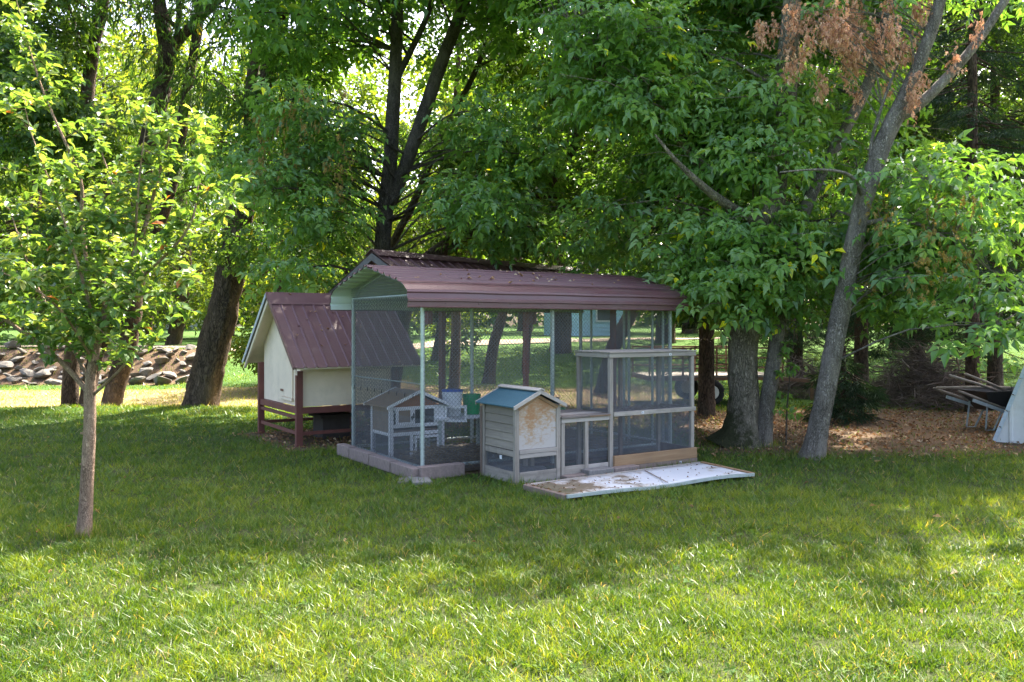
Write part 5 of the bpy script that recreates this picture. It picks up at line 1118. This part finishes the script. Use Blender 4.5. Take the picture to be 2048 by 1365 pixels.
a, b, c = leaf_arrays(FARLEAF, pos, d, nn, RNG.uniform(2.2,4.5,n), np.clip(RNG.normal(0.35,0.2,n),0,1)); o = link('distant_woods', tri_mesh('distant_woods', a, b, c), M['leaf_dark']); tag(o, 'distant wood closing the view beyond the far lawn', 'woods', kind='stuff')
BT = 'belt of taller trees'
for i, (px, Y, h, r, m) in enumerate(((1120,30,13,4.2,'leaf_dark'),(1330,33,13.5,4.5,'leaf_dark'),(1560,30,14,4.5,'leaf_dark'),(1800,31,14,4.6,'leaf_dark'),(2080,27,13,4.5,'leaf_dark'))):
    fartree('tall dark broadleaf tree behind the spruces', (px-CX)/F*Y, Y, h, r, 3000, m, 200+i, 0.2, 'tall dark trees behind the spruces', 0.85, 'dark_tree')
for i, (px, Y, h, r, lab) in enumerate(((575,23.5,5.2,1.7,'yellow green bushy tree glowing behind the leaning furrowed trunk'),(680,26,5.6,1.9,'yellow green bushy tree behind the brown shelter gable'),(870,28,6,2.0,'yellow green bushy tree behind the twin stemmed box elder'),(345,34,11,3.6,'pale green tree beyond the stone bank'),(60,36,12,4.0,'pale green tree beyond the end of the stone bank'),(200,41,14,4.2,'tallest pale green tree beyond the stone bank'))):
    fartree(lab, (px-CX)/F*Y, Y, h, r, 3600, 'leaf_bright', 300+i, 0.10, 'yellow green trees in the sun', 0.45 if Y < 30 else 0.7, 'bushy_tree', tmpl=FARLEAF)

# ------------------------------------------------------------------ grass, weeds, litter
def free(X, Y):
    k = ~inrect(C0, X, Y, -0.22, KL+0.05, -0.20, KD+0.05)
    k &= ~inrect(F0, X, Y, -0.02, 2.52, -0.02, 0.9)
    k &= ~inrect(F0, X, Y, 0.5, 1.6, -0.15, 0.0)
    s0 = np.array([SHEET[0].x, SHEET[0].y]); 
    def side(a, b): return (b.x-a.x)*(Y-a.y) - (b.y-a.y)*(X-a.x)
    ins = (side(SHEET[0],SHEET[1]) > 0) & (side(SHEET[1],SHEET[2]) > 0) & (side(SHEET[2],SHEET[3]) > 0) & (side(SHEET[3],SHEET[0]) > 0)
    return k & ~ins
def patch(X, Y): return 0.40*vnoise(X,Y,0.55) + 0.35*vnoise(X,Y,2.1,9) + 0.25*vnoise(X,Y,6.0,31)
def clump(X, Y): return 0.5*vnoise(X,Y,5.0,3) + 0.5*vnoise(X,Y,13.0,17)
Vs, Ts, Rs = [], [], []; k0 = 0
for (y0, y1, dens, hgt, wid) in ((3.0,4.6,7600,0.052,0.0052),(4.6,6.2,5600,0.052,0.0058),(6.2,8.4,3400,0.052,0.0068),(8.4,11.5,1900,0.052,0.0080),(11.5,16.9,800,0.054,0.0105),(16.9,30,120,0.06,0.018)):
    xm0 = -0.64*y1 - 1.0; xm1 = 0.64*y1 + 1.0; area = (xm1-xm0)*(y1-y0); n = int(area*dens)
    X = RNG.uniform(xm0, xm1, n); Y = RNG.uniform(y0, y1, n); inv_ = np.abs(X) < 0.64*Y + 1.0; X, Y = X[inv_], Y[inv_]
    lm = litter_mask(X, Y); pt = patch(X, Y); keep = free(X, Y) & (RNG.random(len(X)) > lm*0.93) & (RNG.random(len(X)) < 0.10+1.5*clump(X,Y)); X, Y, pt = X[keep], Y[keep], pt[keep]; cl = clump(X, Y)
    n = len(X); Z = terrain(X, Y); a = 14.0*vnoise(X,Y,4.0,5) + RNG.normal(0,2.4,n); hh = hgt*RNG.uniform(0.45,1.35,n)*(0.45+1.1*cl)*(0.75+0.5*pt); w = wid*RNG.uniform(0.7,1.3,n); ln = hh*RNG.uniform(0.2,1.5,n)
    dx, dy = np.cos(a), np.sin(a); b = RNG.uniform(0,6.283,n); wx, wy = np.cos(b)*w/2, np.sin(b)*w/2
    base = np.stack([X,Y,Z-0.004],1); sw = np.stack([wx,wy,0*wx],1); mid = base + np.stack([dx*ln*0.35, dy*ln*0.35, hh*0.62],1); tip = base + np.stack([dx*ln, dy*ln, hh],1)
    if y0 < 6: 
        Vv = np.stack([base-sw, base+sw, mid+sw*0.8, mid-sw*0.8, tip],1).reshape(-1,3); nt_ = 3
        q = np.arange(n)[:,None]*5 + k0; Tt = np.concatenate([q+np.array([[0,1,2]]), q+np.array([[0,2,3]]), q+np.array([[3,2,4]])],1).reshape(-1,3)
    else:
        Vv = np.stack([base-sw*1.3, base+sw*1.3, tip],1).reshape(-1,3); nt_ = 1
        Tt = (np.arange(n)[:,None]*3 + k0 + np.array([[0,1,2]])).reshape(-1,3)
    rn = np.clip(RNG.normal(0.42,0.17,n) + (pt-0.5)*0.8 + (vnoise(X,Y,9.0,77)-0.5)*0.5, 0, 0.88); dryp = RNG.random(n) < 0.012+0.16*np.clip(0.45-pt,0,1)+0.06*(vnoise(X,Y,7.0,50) > 0.75); rn[dryp] = RNG.uniform(0.90,1.0,dryp.sum())
    dm = dry_mask(X, Y) > 0.4; rn[dm] = RNG.uniform(0.80,1.0,dm.sum())
    Vs.append(Vv); Ts.append(Tt); Rs.append(np.repeat(rn,nt_)); k0 += len(Vv)
o = link('grass', tri_mesh('grass', np.concatenate(Vs), np.concatenate(Ts), np.concatenate(Rs)), M['grass']); tag(o, 'short mown green grass over the whole lawn', 'grass', kind='stuff')
print('grass tris', sum(len(t_) for t_ in Ts))
# broad leaved weeds: rosettes
ROS = template([kite(0.0,0.040,0.026,0,a,-0.1,wide=0.62) for a in (0.2,1.9,3.4,5.0)])
n = 5200; Y = 3.2 + 9.5*RNG.random(n)**1.3; X = RNG.uniform(-1,1,n)*(0.64*Y+0.8); k = free(X,Y) & (litter_mask(X,Y) < 0.4) & (RNG.random(n) < 0.06+3.2*np.clip(vnoise(X,Y,1.6,40)-0.55,0,1)); X, Y = X[k], Y[k]; n = len(X)
pos = np.stack([X,Y,terrain(X,Y)+0.022],1); d = np.stack([RNG.normal(size=n),RNG.normal(size=n),np.zeros(n)],1); nn = np.stack([RNG.normal(0,0.5,n),RNG.normal(0,0.5,n),np.ones(n)],1)
a, b, c = leaf_arrays(ROS, pos, d, nn, RNG.uniform(0.35,1.1,n), np.clip(RNG.normal(0.5,0.25,n),0,1)); o = link('lawn_weeds', tri_mesh('lawn_weeds', a, b, c), M['weed']); tag(o, 'small broad leaved weeds scattered through the lawn', 'weeds', kind='stuff')
# fallen leaves
LEAF1 = template([kite(0.0,0.06,0.035,0,0,0.3,0.35)])
n = 60000; X = RNG.uniform(-9,13,n); Y = RNG.uniform(4,17,n); lm = litter_mask(X,Y); k = (RNG.random(n) < 0.003+0.5*lm) & free(X,Y); X, Y = X[k], Y[k]; n = len(X)
pos = np.stack([X,Y,terrain(X,Y)+RNG.uniform(0.004,0.03,n)],1); d = np.stack([RNG.normal(size=n),RNG.normal(size=n),RNG.normal(0,0.2,n)],1); nn = np.stack([RNG.normal(0,0.35,n),RNG.normal(0,0.35,n),np.ones(n)],1)
a, b, c = leaf_arrays(LEAF1, pos, d, nn, RNG.uniform(0.6,1.3,n), np.clip(RNG.normal(0.5,0.28,n),0,1)); o = link('fallen_leaves', tri_mesh('fallen_leaves', a, b, c), M['litter']); tag(o, 'dry brown fallen leaves strewn under the trees and over the lawn', 'leaves', kind='stuff')
# straw and litter inside the run, over the panel and on the block tops
STR = template([kite(0.0,0.12,0.006,0,0,0.1,0.3)])
ab = []
for _ in range(5200):
    if random.random() < 0.5: a_ = 0.35+random.gauss(0,0.35); b_ = 0.28+random.gauss(0,0.18); zz = 0.09+0.20*math.exp(-((a_-0.3)/0.35)**2-((b_-0.28)/0.18)**2)*random.random()**0.4
    else: a_ = random.uniform(0.03,KL-0.03); b_ = random.uniform(0.03,KD-0.03); zz = 0.07+random.random()*0.06
    if 0.02 < a_ < KL-0.02 and 0.02 < b_ < KD-0.02: q_ = C0+U2*a_+V2*b_; ab.append((q_[0],q_[1],zz))
pos = np.array(ab); n = len(pos); d = RNG.normal(size=(n,3))*np.array([1,1,0.25]); nn = RNG.normal(size=(n,3))*0.4+np.array([0,0,1])
a, b, c = leaf_arrays(STR, pos, d, nn, RNG.uniform(0.4,1.2,n), np.clip(RNG.normal(0.4,0.25,n),0,1)); o = link('straw_litter', tri_mesh('straw_litter', a, b, c), M['straw']); tag(o, 'dark straw litter heaped on the dog run floor', 'straw', kind='stuff')
ab = []
for _ in range(170):
    k_ = random.random()**1.8; r_ = random.random(); p_ = SHEET[0].lerp(SHEET[3],k_).lerp(SHEET[1].lerp(SHEET[2],k_), r_); ab.append((p_.x,p_.y,0.062+0.008*random.random()))
pos = np.array(ab); n = len(pos); d = RNG.normal(size=(n,3))*np.array([1,1,0.1]); nn = RNG.normal(size=(n,3))*0.2+np.array([0,0,1])
a, b, c = leaf_arrays(LEAF1, pos, d, nn, RNG.uniform(0.2,0.5,n), np.clip(RNG.normal(0.2,0.2,n),0,1)); o = link('panel_litter', tri_mesh('panel_litter', a, b, c), M['litter']); tag(o, 'bits of dead leaf strewn over the fallen white panel', 'leaf litter', kind='stuff')

ab = []
for _ in range(46):
    a_ = random.uniform(0,KL); b_ = random.uniform(0.0,KD*0.5); q_ = C0+U2*a_+V2*b_; ab.append((q_[0],q_[1],2.055+0.21*b_/(KD/2)+0.03))
for _ in range(24):
    a_ = random.uniform(0,COL_W); k_ = random.uniform(0,1); q_ = COOP0+U2*a_+V2*(COL_D/2-1.17*k_); ab.append((q_[0],q_[1],ZR+0.034-1.17*k_*sl_))
pos = np.array(ab); n = len(pos); d = RNG.normal(size=(n,3))*np.array([1,1,0.1]); nn = RNG.normal(size=(n,3))*0.2+np.array([0.2,-0.4,1])
a, b, c = leaf_arrays(LEAF1, pos, d, nn, RNG.uniform(0.5,1.1,n), np.clip(RNG.normal(0.7,0.25,n),0,1)); o = link('roof_leaves', tri_mesh('roof_leaves', a, b, c), M['litter']); tag(o, 'few dry leaves caught on the brown metal roofs', 'leaves', kind='stuff')
Vs, Ts, Rs = [], [], []; k0 = 0
for (cx_, cy_, r_, nb_) in ((b0.x, b0.y, 0.10, 420), (t5.o.x, t5.o.y, 0.36, 300), (t6.o.x, t6.o.y, 0.16, 160), (t7.o.x, t7.o.y, 0.19, 200), (F0[0], F0[1], 0.06, 60)):
    a_ = RNG.uniform(0,6.283,nb_); rr_ = r_*(0.75+0.9*RNG.random(nb_)**2); X = cx_+rr_*np.cos(a_); Y = cy_+rr_*np.sin(a_); hh = RNG.uniform(0.04,0.13,nb_); Z = terrain(X,Y)
    base = np.stack([X,Y,Z-0.005],1); th_ = RNG.uniform(0,6.283,nb_); sw = np.stack([np.cos(th_),np.sin(th_),0*th_],1)*0.003; tip = base+np.stack([RNG.normal(0,0.03,nb_),RNG.normal(0,0.03,nb_),hh],1)
    Vs.append(np.stack([base-sw,base+sw,tip],1).reshape(-1,3)); Ts.append((np.arange(nb_)[:,None]*3+k0+np.array([[0,1,2]])).reshape(-1,3)); Rs.append(np.clip(RNG.normal(0.6,0.3,nb_),0,1)); k0 += nb_*3
o = link('tall_grass', tri_mesh('tall_grass', np.concatenate(Vs), np.concatenate(Ts), np.concatenate(Rs)), M['grass']); tag(o, 'unmown longer grass tufts round the feet of the trunks', 'grass', kind='stuff')
print('TRIS', sum(len(m_.loop_triangles) if m_.loop_triangles else sum(len(p_.vertices)-2 for p_ in m_.polygons) for m_ in bpy.data.meshes if m_.users))
